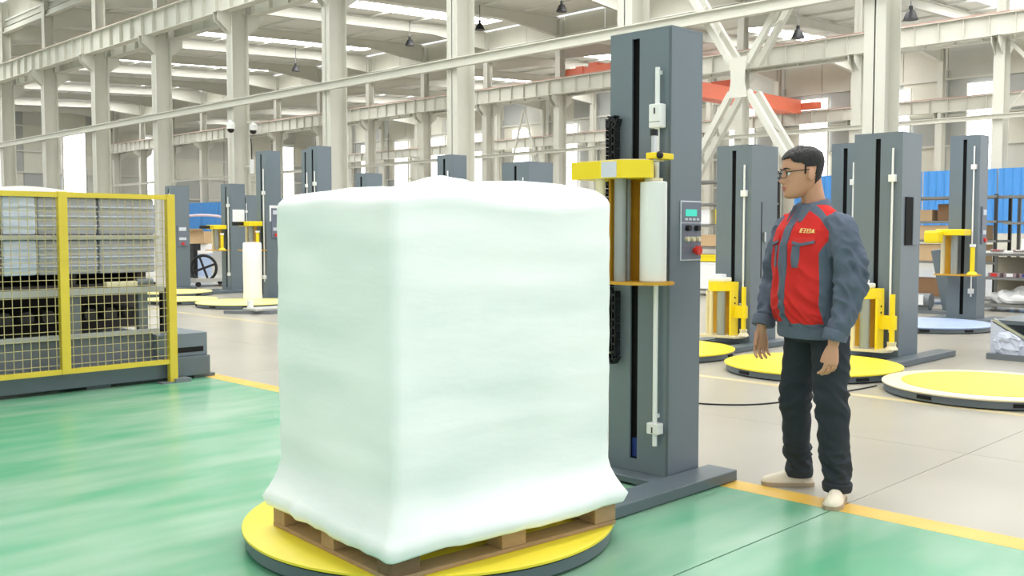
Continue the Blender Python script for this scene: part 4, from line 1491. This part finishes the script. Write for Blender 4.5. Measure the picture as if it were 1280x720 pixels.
# z, front y, back y, half width
HP = [(0.0, -0.070, -0.030, 0.018), (0.008, -0.084, -0.012, 0.031), (0.022, -0.091, 0.008, 0.043), (0.045, -0.092, 0.035, 0.054), (0.07, -0.091, 0.062, 0.062),
      (0.095, -0.090, 0.08, 0.069), (0.12, -0.088, 0.09, 0.0735), (0.145, -0.091, 0.096, 0.076), (0.17, -0.088, 0.097, 0.0765), (0.192, -0.078, 0.09, 0.072),
      (0.211, -0.061, 0.076, 0.061), (0.226, -0.038, 0.055, 0.043), (0.234, -0.016, 0.034, 0.023), (0.237, 0.004, 0.014, 0.008)]


def g(v, s_):
    return math.exp(-(v / s_) ** 2)


def head_pt(a, z):
    yf, yb, hw = catmull(HP, z)
    cy_ = (yf + yb) / 2
    ry_ = (yb - yf) / 2
    ca, sa = math.cos(a), math.sin(a)
    e = 0.88
    p = Vector((hw * math.copysign(abs(ca) ** e, ca), cy_ + ry_ * math.copysign(abs(sa) ** e, sa), z))
    if sa < 0:
        f = min(1, -sa * 1.4)
        x = p.x
        d = 0.0
        d += 0.021 * g(x, 0.0105) * (g(z - 0.083, 0.012) + 0.0)
        d += 0.012 * g(x, 0.009) * g(z - 0.102, 0.016)
        d += 0.005 * g(abs(x) - 0.013, 0.007) * g(z - 0.08, 0.008)
        d -= 0.009 * g(abs(x) - 0.032, 0.014) * g(z - 0.119, 0.011)
        d += 0.004 * g(abs(x) - 0.03, 0.02) * g(z - 0.142, 0.008)
        d += 0.006 * g(x, 0.02) * g(z - 0.056, 0.006)
        d += 0.006 * g(x, 0.017) * g(z - 0.044, 0.006)
        d -= 0.003 * g(x, 0.022) * g(z - 0.05, 0.0025)
        d -= 0.003 * g(x, 0.02) * g(z - 0.033, 0.006)
        d += 0.005 * g(x, 0.02) * g(z - 0.016, 0.01)
        d += 0.004 * g(abs(x) - 0.046, 0.016) * g(z - 0.092, 0.014)
        p.y -= d * f
    return p


def head_mesh(off=0.0):
    NZ, NA = 64, 72
    return [[head_pt(2 * PI * k_ / NA, 0.237 * (1 - math.cos(PI * (i + 0.4) / (NZ + 0.4))) / 2) for k_ in range(NA)] for i in range(NZ + 1)]


hb = MB().rings([[HEADROT @ p for p in r_] for r_ in head_mesh()])
for s_ in (-1, 1):
    q = MB().sphere((0, 0, 0), 1, (0.0075, 0.0185, 0.031), 20)
    bmesh.ops.transform(q.bm, verts=q.bm.verts, matrix=HEADROT @ Matrix.Translation((s_ * 0.0775, 0.012, 0.107)) @ Matrix.Rotation(R(s_ * 24), 4, 'Z') @ Matrix.Rotation(R(-10), 4, 'X'))
    hb.bm.from_mesh(q.mesh('ear', []))
    q = MB().sphere((0, 0, 0), 1, (0.012, 0.008, 0.012), 12)
    bmesh.ops.transform(q.bm, verts=q.bm.verts, matrix=HEADROT @ Matrix.Translation((s_ * 0.072, 0.004, 0.105)))
    hb.bm.from_mesh(q.mesh('ear_root', []))
parts = [hb]
parts.append(limb([(0, -0.015, 1.36, 0.066), (0, -0.03, 1.44, 0.058), (0, -0.045, 1.50, 0.056), (0, -0.058, 1.56, 0.055)]))
# trunk inside the clothes
parts.append(MB().rings([ell((0, -0.045 * min(1, max(0, (z - 0.7) / 0.25)), z), rx, ry) for z, rx, ry in ((0.80, 0.13, 0.09), (0.88, 0.145, 0.105), (1.0, 0.15, 0.1), (1.15, 0.165, 0.105), (1.28, 0.165, 0.1), (1.37, 0.12, 0.075), (1.40, 0.07, 0.06))]))
ARM = {1: [(0.155, 0.012, 1.352), (0.22, 0.016, 1.298), (0.262, 0.022, 1.18), (0.282, 0.026, 1.06), (0.28, -0.006, 0.94), (0.268, -0.052, 0.825), (0.264, -0.062, 0.775)],
       -1: [(-0.155, 0.012, 1.352), (-0.22, 0.012, 1.298), (-0.262, 0.014, 1.18), (-0.284, 0.012, 1.07), (-0.278, -0.03, 0.955), (-0.262, -0.085, 0.845), (-0.256, -0.1, 0.80)]}
ARM = {k_: [(x, y - 0.045, z) for x, y, z in v_] for k_, v_ in ARM.items()}
for s_ in (1, -1):
    parts.append(limb([p + (r_,) for p, r_ in zip(ARM[s_], (0.05, 0.05, 0.046, 0.042, 0.038, 0.029, 0.025))]))
LEG = {1: [(0.088, 0.005, 0.88), (0.112, 0.0, 0.70), (0.148, -0.02, 0.49), (0.15, -0.005, 0.30), (0.158, 0.015, 0.10), (0.158, 0.015, 0.05)],
       -1: [(-0.085, 0.0, 0.88), (-0.102, -0.01, 0.70), (-0.125, -0.026, 0.49), (-0.142, -0.004, 0.30), (-0.156, 0.025, 0.10), (-0.158, 0.025, 0.05)]}
for s_ in (1, -1):
    parts.append(limb([p + (r_,) for p, r_ in zip(LEG[s_], (0.085, 0.075, 0.055, 0.048, 0.036, 0.036))]))


def hand_parts(s_):
    W = Vector(ARM[s_][-1])
    d = Vector((-0.04 * s_, -0.06, -1)).normalized()
    f = Vector((0.12 * s_, -1, 0))
    f = (f - d * f.dot(d)).normalized()
    n = d.cross(f)
    if n.x * s_ > 0: n = -n                       # palm side, towards the thigh
    out = []
    ringp = []
    for t_, hw, th in ((-0.03, 0.025, 0.022), (0.0, 0.026, 0.02), (0.025, 0.034, 0.018), (0.055, 0.041, 0.0165), (0.08, 0.0425, 0.0145), (0.094, 0.04, 0.011)):
        ringp.append([W + d * t_ + f * hw * math.cos(2 * PI * i / 20) + n * th * math.sin(2 * PI * i / 20) for i in range(20)])
    out.append(MB().rings(ringp))
    for off, L_, rad, fan in ((0.0325, 0.074, 0.0085, 6), (0.011, 0.082, 0.0088, 1), (-0.0105, 0.077, 0.0085, -3), (-0.0305, 0.06, 0.0077, -8)):
        p = W + d * 0.082 + f * off
        dd = (d + f * math.tan(R(fan))).normalized()
        pts, rads = [p - dd * 0.012, p], [rad, rad]
        for seg_, cur in ((0.45, 16), (0.31, 26), (0.24, 20)):
            rm = Matrix.Rotation(R(cur), 3, f.cross(n) if False else dd.cross(n).normalized())
            dd = (rm @ dd).normalized()
            p = p + dd * L_ * seg_
            pts.append(p)
            rads.append(rad * (0.98 if seg_ > 0.3 else 0.82))
        pts.append(p + dd * 0.004)
        rads.append(rad * 0.45)
        out.append(MB().tube(pts, rads, 10))
    p = W + d * 0.022 + f * 0.026 + n * 0.004
    dd = (d * 0.92 + f * 0.3 + n * 0.3).normalized()
    pts = [p - dd * 0.015, p + dd * 0.018, p + dd * 0.038]
    d2 = (dd * 0.6 + d * 0.7 + n * 0.1).normalized()
    pts += [pts[-1] + d2 * 0.026, pts[-1] + d2 * 0.03]
    out.append(MB().tube(pts, [0.014, 0.0125, 0.0105, 0.009, 0.005], 10))
    return out


for s_ in (1, -1):
    parts += hand_parts(s_)
body_me = remeshed(parts, 0.0042, 2, 0.5)
body_me.name = 'body'
lip = body_me.attributes.new('lip', 'FLOAT', 'POINT')
HI = HEADROT.inverted()
lv = []
for v in body_me.vertices:
    w_ = 0.0
    if v.co.z > 1.45:
        p = HI @ v.co
        if p.y < -0.06:
            w_ = 1.0 if (abs(p.x) < 0.024 and abs(p.z - 0.05) < 0.0105 * (1 - (abs(p.x) / 0.026) ** 2) + 0.001) else 0.0
    lv.append(w_)
lip.data.foreach_set('value', lv)
nt = M['skin'].node_tree
bs = nt.nodes['Principled BSDF']
src = bs.inputs['Base Color'].links[0].from_socket
at = nt.nodes.new('ShaderNodeAttribute')
at.attribute_name = 'lip'
mxl = nt.nodes.new('ShaderNodeMix')
mxl.data_type = 'RGBA'
mxl.inputs[7].default_value = lin((176, 104, 92))
nt.links.new(at.outputs['Fac'], mxl.inputs[0])
nt.links.new(src, mxl.inputs[6])
nt.links.new(mxl.outputs[2], bs.inputs['Base Color'])
bs.inputs['Subsurface Weight'].default_value = 0.08
bs.inputs['Subsurface Radius'].default_value = (0.01, 0.004, 0.002)
body_me.materials.clear()
body_me.materials.append(M['skin'])
link('body', body_me, man)

# jacket
jp = [MB().rings([ell((0, cy_ - 0.022 - 0.03 * min(1, max(0, (z - 0.8) / 0.15)), z), rx, ry, 40, 0.9, yf) for z, cy_, rx, ry, yf in (
    (0.795, 0.0, 0.172, 0.132, 0.138), (0.80, 0.0, 0.18, 0.138, 0.145), (0.84, 0.0, 0.182, 0.14, 0.148), (0.87, 0.0, 0.19, 0.145, 0.155), (0.95, 0.0, 0.196, 0.145, 0.158), (1.05, 0.0, 0.196, 0.142, 0.155),
    (1.15, 0.0, 0.2, 0.142, 0.152), (1.24, 0.0, 0.205, 0.14, 0.145), (1.31, 0.003, 0.2, 0.132, 0.128), (1.36, 0.008, 0.178, 0.112, 0.102), (1.40, 0.012, 0.135, 0.088, 0.08), (1.425, 0.012, 0.095, 0.074, 0.07), (1.44, 0.012, 0.07, 0.064, 0.06))])]
for s_ in (1, -1):
    rr_ = (0.058, 0.07, 0.073, 0.07, 0.063, 0.054, 0.05)
    pp = [p + (r_,) for p, r_ in zip(ARM[s_], rr_)]
    pp[-1] = tuple(Vector(ARM[s_][-2]).lerp(Vector(ARM[s_][-1]), 0.45)) + (0.052,)
    jp.append(limb(pp, seg=24))
jk_me = remeshed(jp, 0.0065, 4, 0.5)
jk_me.name = 'jacket'


def arm_dist(p):
    best = (9, 0)
    pts = ARM[1 if p.x > 0 else -1]
    t0 = 0.0
    for i in range(len(pts) - 1):
        a_, b_ = Vector(pts[i]), Vector(pts[i + 1])
        ab = b_ - a_
        u_ = max(0, min(1, (p - a_).dot(ab) / ab.length_squared))
        dd = (p - (a_ + ab * u_)).length
        if dd < best[0]:
            best = (dd, t0 + u_ * ab.length)
        t0 += ab.length
    return best


# folds in the cloth: along the sleeves, at the elbows and over the waist
red = []
newco = []
for v in jk_me.vertices:
    p = v.co.copy()
    x, y, z = p
    ad, at_ = arm_dist(p)
    sleeve = max(0.0, min(1.0, (0.095 - ad) / 0.02)) * (1 if abs(x) > 0.17 else 0)
    nn = v.normal
    w_ = 0.0
    if sleeve > 0:
        n1_ = noise.noise(Vector((x * 14 + y * 8, y * 14, z * 17 + y * 14)))
        n2_ = noise.noise(Vector((x * 7, y * 8 + 4, z * 10 - y * 12)))
        amp = 0.014 + 0.018 * g(at_ - 0.30, 0.12) + 0.014 * g(at_ - 0.52, 0.07)
        w_ += sleeve * amp * ((1 - 2 * abs(n1_)) * 0.55 + n2_ * 0.9 - 0.35)
    else:
        w_ += 0.006 * noise.noise(Vector((x * 9 + 3, y * 9, z * 5 + x * 12)))
        k_ = g(z - 0.92, 0.1)
        w_ += 0.024 * k_ * ((1 - 2 * abs(noise.noise(Vector((x * 7, y * 7, z * 17 + x * 16 * (1 if x > 0 else -1)))))) - 0.6)
        w_ += 0.013 * ((1 - 2 * abs(noise.noise(Vector((x * 9, y * 9, z * 9 + abs(x) * 9))))) - 0.6) * g(z - 1.15, 0.13)
    newco.append(p + nn * w_)
    front = min(abs(x) - 0.027, z - 0.862, 0.178 - abs(x) + 0.35 * max(0, z - 1.2), (0.16 - ad) * -1 + 0.085 if False else 1, -(y + 0.025))
    if z > 1.27:
        front = min(front, -(y + 0.108 - 0.12 * max(0, 1.40 - z)))
    yoke = min(z - 1.31, y + 0.074, 0.19 - abs(x), ad - 0.012)
    if ad < 0.08 and abs(x) > 0.205:
        front = -abs(front) - 0.01
        yoke = -0.02
    red.append(max(front, yoke))
for v, c_ in zip(jk_me.vertices, newco):
    v.co = c_
ra = jk_me.attributes.new('red_panel', 'FLOAT', 'POINT')
ra.data.foreach_set('value', red)
jk_me.materials.clear()
jk_me.materials.append(M['jacket'])
jk = link('jacket', jk_me, man)
tree = BVHTree.FromPolygons([v.co.copy() for v in jk_me.vertices], [tuple(p.vertices) for p in jk_me.polygons])


def patch(name, xs_, zfun, m, lift=0.004, nz=6, label=None):
    """cloth strip laid on the front of the jacket; zfun(x) gives (z0, z1)"""
    bb = MB()
    bm_ = bb.bm
    rows = []
    for x in xs_:
        z0, z1 = zfun(x)
        row = []
        for j in range(nz + 1):
            z = z0 + (z1 - z0) * j / nz
            hit = tree.ray_cast(Vector((x, -0.6, z)), Vector((0, 1, 0)))
            if hit[0] is None:
                hit = (Vector((x, -0.13, z)), Vector((0, -1, 0)))
            row.append((hit[0], hit[1]))
        rows.append(row)
    top = [[bm_.verts.new(h + Vector((0, -lift, 0))) for h, n_ in r_] for r_ in rows]
    bot = [[bm_.verts.new(h + Vector((0, 0.004, 0))) for h, n_ in r_] for r_ in rows]
    a_, b_ = len(rows), nz + 1
    for i in range(a_ - 1):
        for j in range(b_ - 1):
            bm_.faces.new((top[i][j], top[i + 1][j], top[i + 1][j + 1], top[i][j + 1]))
            bm_.faces.new((bot[i][j + 1], bot[i + 1][j + 1], bot[i + 1][j], bot[i][j]))
    for i in range(a_ - 1):
        bm_.faces.new((top[i + 1][0], top[i][0], bot[i][0], bot[i + 1][0]))
        bm_.faces.new((top[i][-1], top[i + 1][-1], bot[i + 1][-1], bot[i][-1]))
    for j in range(b_ - 1):
        bm_.faces.new((top[0][j], top[0][j + 1], bot[0][j + 1], bot[0][j]))
        bm_.faces.new((top[-1][j + 1], top[-1][j], bot[-1][j], bot[-1][j + 1]))
    return bb.build(name, m, jk, smooth='auto', label=label)


def span(a_, b_, n_):
    return [a_ + (b_ - a_) * i / n_ for i in range(n_ + 1)]


patch('placket', span(-0.026, 0.026, 5), lambda x: (0.80, 1.335), M['jacket_grey'], 0.005, 40)
M['jacket_red'] = mat('red_cotton', (208, 48, 44), 0.85, 0, 0.07, 9, 0.2, bscale=250)
for s_ in (1, -1):
    fl = patch('pocket_flap', span(s_ * (0.062 if s_ > 0 else 0.045), s_ * (0.168 if s_ > 0 else 0.148), 10), lambda x: (1.232 + 0.012 * abs(abs(x) - 0.11) / 0.05, 1.275), M['jacket_red'], 0.007, 4)
    patch('flap_edge', span(s_ * (0.062 if s_ > 0 else 0.045), s_ * (0.168 if s_ > 0 else 0.148), 10), lambda x: (1.232 + 0.012 * abs(abs(x) - 0.11) / 0.05, 1.246 + 0.012 * abs(abs(x) - 0.11) / 0.05), M['jacket_grey'], 0.009, 2)
    patch('pocket_strip', span(s_ * (0.064 if s_ > 0 else 0.048), s_ * (0.102 if s_ > 0 else 0.082), 4), lambda x: (1.13, 1.236), M['jacket_grey'], 0.004, 8)
# four small embroidered signs above his left pocket
strokes = [
    [(0, 0, 1, 0), (0, .5, 1, .5), (0, 1, 1, 1), (.5, 0, .5, 1), (0, 0, 0, 1)],
    [(0, 1, 1, 1), (.5, 0, .5, 1), (0, .45, 1, .45), (.1, 0, .9, 0)],
    [(0, 0, 0, 1), (1, 0, 1, 1), (0, .5, 1, .5), (0, 1, 1, 1), (0, 0, 1, 0)],
    [(0, .8, 1, .8), (.5, 0, .5, 1), (0, 0, .5, .8), (1, 0, .5, .8), (.2, .35, .8, .35)]]
lg = MB()
for ci, st in enumerate(strokes):
    for (xa, za, xb_, zb) in st:
        P_ = []
        for t_ in (0, 1):
            x = 0.088 + ci * 0.0185 + 0.0135 * (xa + (xb_ - xa) * t_)
            z = 1.298 + 0.018 * (za + (zb - za) * t_) - 0.004 * ci / 4
            hit = tree.ray_cast(Vector((x, -0.6, z)), Vector((0, 1, 0)))
            P_.append((hit[0] or Vector((x, -0.14, z))) + Vector((0, -0.004, 0)))
        lg.bar(P_[0], P_[1], 0.003, 0.003)
lg.build('embroidery', M['logo'], jk)

# collar: stands at the back, folds over and ends in two points
cb_ = []
NC = 36
for i in range(NC + 1):
    a = R(-158 + 316 * i / NC)                      # 0 at the back
    fr = (1 - math.cos(a)) / 2                      # 1 at the front
    c_, s_a = math.cos(a), math.sin(a)

    def cp_(r_, z):
        return Vector((s_a * (0.066 + r_), -0.038 + c_ * (0.066 + r_) * (1.0 if c_ > 0 else 1.08), z))
    zt = 1.462 - 0.035 * fr ** 1.5
    zb = 1.425 - 0.035 * fr
    drop = 0.012 + 0.032 * max(0, fr - 0.35) / 0.65
    cb_.append([cp_(0.0, zb - 0.02), cp_(0.0, zt), cp_(0.006, zt + 0.004), cp_(0.014 + 0.006 * fr, zt - 0.004), cp_(0.03 + 0.02 * fr, zb - drop), cp_(0.026 + 0.02 * fr, zb - drop - 0.004), cp_(0.008, zb - 0.005)])
MB().rings(cb_).build('collar', M['jacket_grey'], jk, smooth='auto')
for s_ in (1, -1):
    a_, b_ = Vector(ARM[s_][-2]), Vector(ARM[s_][-1])
    d_ = (b_ - a_).normalized()
    e_ = a_.lerp(b_, 0.5)
    MB().tube([e_ - d_ * 0.05, e_ - d_ * 0.045, e_ - d_ * 0.01, e_ + d_ * 0.002, e_ + d_ * 0.0], [0.054, 0.0575, 0.0565, 0.055, 0.04], 24).build('cuff', M['jacket_grey'], jk, smooth='auto')
hem = [ell((0, -0.022, z), rx, ry, 48, 0.9, yf) for z, rx, ry, yf in ((0.79, 0.17, 0.13, 0.136), (0.786, 0.182, 0.141, 0.148), (0.80, 0.188, 0.146, 0.153), (0.84, 0.189, 0.147, 0.154), (0.846, 0.182, 0.141, 0.148))]
MB().rings(hem).build('hem_band', M['jacket_grey'], jk, smooth='auto')

# trousers
tp = [MB().rings([ell((0, 0.0, z), rx, ry, 32, 0.95) for z, rx, ry in ((0.76, 0.11, 0.09), (0.78, 0.16, 0.118), (0.84, 0.172, 0.126), (0.92, 0.168, 0.122), (0.97, 0.16, 0.115))])]
for s_ in (1, -1):
    rr_ = (0.09, 0.092, 0.08, 0.074, 0.066, 0.068)
    pp = [p + (r_,) for p, r_ in zip(LEG[s_], rr_)]
    pp[-1] = tuple(Vector(LEG[s_][-2]).lerp(Vector(LEG[s_][-1]), 0.5)) + (0.069,)
    tp.append(limb(pp, seg=26))
tr_me = remeshed(tp, 0.0075, 4, 0.5)
tr_me.name = 'trousers'
nc = []
for v in tr_me.vertices:
    x, y, z = v.co
    sx = 1 if x > 0 else -1
    w_ = 0.005 * noise.noise(Vector((x * 8, y * 8, z * 5)))
    w_ += 0.011 * (0.5 + 1.2 * g(z - 0.47, 0.1)) * ((1 - 2 * abs(noise.noise(Vector((x * 8, y * 8, z * 15 + y * 10 * sx))))) - 0.6)
    w_ += 0.022 * g(z - 0.16, 0.09) * ((1 - 2 * abs(noise.noise(Vector((x * 9, y * 9 + 3, z * 20 + x * 9))))) - 0.6)
    w_ += 0.008 * g(z - 0.78, 0.07) * ((1 - 2 * abs(noise.noise(Vector((x * 9, y * 9 + 7, z * 14 + abs(x) * 14))))) - 0.6)
    nc.append(v.co + v.normal * w_)
for v, c_ in zip(tr_me.vertices, nc):
    v.co = c_
tr_me.materials.clear()
tr_me.materials.append(M['trouser'])
tro = link('trousers', tr_me, man)
for s_ in (1, -1):
    a_ = Vector(LEG[s_][-2])
    MB().rings([ell((a_.x, a_.y, z), r_, r_, 28) for z, r_ in ((0.055, 0.058), (0.052, 0.066), (0.062, 0.0695), (0.09, 0.0715), (0.098, 0.066))]).build('hem', M['trouser'], tro, smooth='auto')

# shoes
for s_, toe in ((1, 42), (-1, -25)):
    ax, ay = LEG[s_][-1][0], LEG[s_][-1][1]
    T_ = Matrix.Translation((ax, ay + 0.005, 0)) @ Matrix.Rotation(R(toe), 4, 'Z') @ Matrix.Diagonal((0.98, 0.93, 0.95, 1))
    rg_ = []
    for (d_, w_, h_) in ((0.075, 0.012, 0.03), (0.072, 0.026, 0.05), (0.055, 0.035, 0.07), (0.02, 0.037, 0.085), (-0.03, 0.039, 0.084), (-0.07, 0.043, 0.07), (-0.11, 0.047, 0.056), (-0.15, 0.045, 0.046), (-0.18, 0.037, 0.036), (-0.198, 0.022, 0.026), (-0.203, 0.008, 0.016)):
        ring = []
        for i in range(24):
            a = 2 * PI * i / 24
            ca, sa = math.cos(a), math.sin(a)
            zz = 0.013 + h_ * max(0.0, sa) ** 0.8 if sa > 0 else 0.012
            ring.append(T_ @ Vector((w_ * math.copysign(abs(ca) ** 0.75, ca) * (1.0 if sa <= 0.05 else 1 - 0.25 * sa), -(-d_) if False else d_, zz)))
        rg_.append(ring)
    sh = MB().rings(rg_).build('shoe', M['shoe'], man, smooth=True)
    out_ = []
    keys = [(0.08, 0.012), (0.07, 0.03), (0.05, 0.038), (0.0, 0.039), (-0.06, 0.043), (-0.11, 0.05), (-0.15, 0.048), (-0.185, 0.037), (-0.205, 0.02)]
    for d_, w_ in keys: out_.append(T_ @ Vector((w_, d_, 0)))
    for d_, w_ in keys[::-1]: out_.append(T_ @ Vector((-w_, d_, 0)))
    MB().prism([(p.x, p.y) for p in out_], 0.001, 0.02).build('sole', M['sole'], sh)
    for k_ in range(3):
        d_ = -0.055 - 0.018 * k_
        P_ = [T_ @ Vector((x, d_, 0.013 + (0.078 - 0.011 * k_) * (1 - (abs(x) / 0.05) ** 2) + 0.004)) for x in (-0.022, -0.011, 0, 0.011, 0.022)]
        MB().tube(P_, 0.0022, 6).build('lace', M['shoe'], sh, smooth=True)

# hair cap on the upper head, short at the sides
hbm = bmesh.new()
NZ, NA = 60, 84
grid = []
for i in range(NZ + 1):
    z = 0.03 + 0.2069 * (1 - (1 - i / NZ) ** 1.6)
    row = []
    for k_ in range(NA):
        a = 2 * PI * k_ / NA
        p = head_pt(a, z)
        q_ = Vector((p.x, p.y, (p.z - 0.11))).normalized()
        top_ = max(0, (z - 0.14) / 0.1)
        off = 0.002 + 0.006 * min(1, top_ * 1.6) + 0.003 * noise.noise(Vector((p.x * 40, p.y * 40, p.z * 40))) * min(1, top_ + 0.3)
        sa = math.sin(a)
        if sa < -0.3 and z > 0.17: off += 0.003
        row.append((hbm.verts.new(HEADROT @ (p + q_ * off)), a, z, p))
    grid.append(row)


def hairy(a, z, p):
    sa, ca = math.sin(a), abs(math.cos(a))
    y = p.y
    if y < -0.045: line = 0.182 - 0.02 * max(0, (abs(p.x) - 0.045) / 0.02)
    elif y < -0.018: line = 0.15 + (0.012 * (-0.018 - y) / 0.027)
    elif y < -0.004: line = 0.105
    elif y < 0.034: line = 0.14
    else: line = 0.055
    return z > line + 0.004 * noise.noise(Vector((p.x * 60, p.y * 60, 0)))


for i in range(NZ):
    for k_ in range(NA):
        c4 = [grid[i][k_], grid[i][(k_ + 1) % NA], grid[i + 1][(k_ + 1) % NA], grid[i + 1][k_]]
        if all(hairy(a, z, p) for v_, a, z, p in c4):
            hbm.faces.new([v_ for v_, a, z, p in c4])
hbm.faces.new([v_ for v_, a, z, p in grid[-1]])
bmesh.ops.delete(hbm, geom=[v for v in hbm.verts if not v.link_faces], context='VERTS')
bmesh.ops.recalc_face_normals(hbm, faces=hbm.faces)
h_me = bpy.data.meshes.new('hair')
hbm.to_mesh(h_me)
hbm.free()
h_me.materials.append(M['hair'])
for p in h_me.polygons: p.use_smooth = True
hr = link('hair', h_me, man)
so = hr.modifiers.new('thickness', 'SOLIDIFY')
so.thickness = 0.012
so.offset = -1

# eyes, brows, glasses
for s_ in (1, -1):
    e_ = HEADROT @ Vector((s_ * 0.032, -0.0735, 0.1185))
    ey = MB().sphere(e_, 0.0108).build('eye', M['white_plastic'], man, smooth=True)
    MB().sphere(HEADROT @ Vector((s_ * 0.033, -0.0812, 0.1182)), 0.0052).build('iris', M['hair'], ey, smooth=True)
    MB().tube([HEADROT @ Vector((s_ * x, y, z)) for x, y, z in ((0.014, -0.0945, 0.1385), (0.026, -0.0935, 0.1425), (0.04, -0.0865, 0.1425), (0.052, -0.0755, 0.138))], [0.0022, 0.0034, 0.003, 0.0015], 8).build('eyebrow', M['hair'], man, smooth=True)
gl = thing('glasses', None, None)
gl.parent = man


def rim_pts(s_):
    out_ = []
    for i in range(24):
        a = 2 * PI * i / 24
        ca, sa = math.cos(a), math.sin(a)
        x = 0.034 + 0.0265 * math.copysign(abs(ca) ** 0.6, ca)
        z = 0.1165 + 0.0185 * math.copysign(abs(sa) ** 0.6, sa)
        out_.append(HEADROT @ Vector((s_ * x, -0.1065 + (abs(x) / 0.06) ** 2 * 0.012, z)))
    return out_


for s_ in (1, -1):
    rp = rim_pts(s_)
    fr_ = MB().tube(rp, 0.0019, 8, closed=True).build('rim', M['black'], gl, smooth=True)
    bb = MB()
    off_ = (HEADROT.to_3x3() @ Vector((0, 0.0008, 0)))
    A = [bb.bm.verts.new(p) for p in rp]
    B = [bb.bm.verts.new(p + off_) for p in rp]
    bb.bm.faces.new(A)
    bb.bm.faces.new(B[::-1])
    for i in range(24):
        bb.bm.faces.new((A[i], A[(i + 1) % 24], B[(i + 1) % 24], B[i]))
    bb.build('glass', M['lens'], fr_)
    MB().tube([HEADROT @ Vector((s_ * x, y, z)) for x, y, z in ((0.0605, -0.094, 0.124), (0.07, -0.085, 0.1255), (0.0795, -0.03, 0.128), (0.0805, 0.004, 0.13), (0.079, 0.02, 0.122))], [0.0026, 0.0026, 0.0022, 0.002, 0.0018], 8).build('temple', M['black'], gl, smooth=True)
MB().tube([HEADROT @ Vector((x, -0.107 - 0.004 * (1 - (x / 0.009) ** 2), 0.12)) for x in (-0.009, -0.004, 0, 0.004, 0.009)], 0.0019, 8).build('bridge', M['black'], gl, smooth=True)
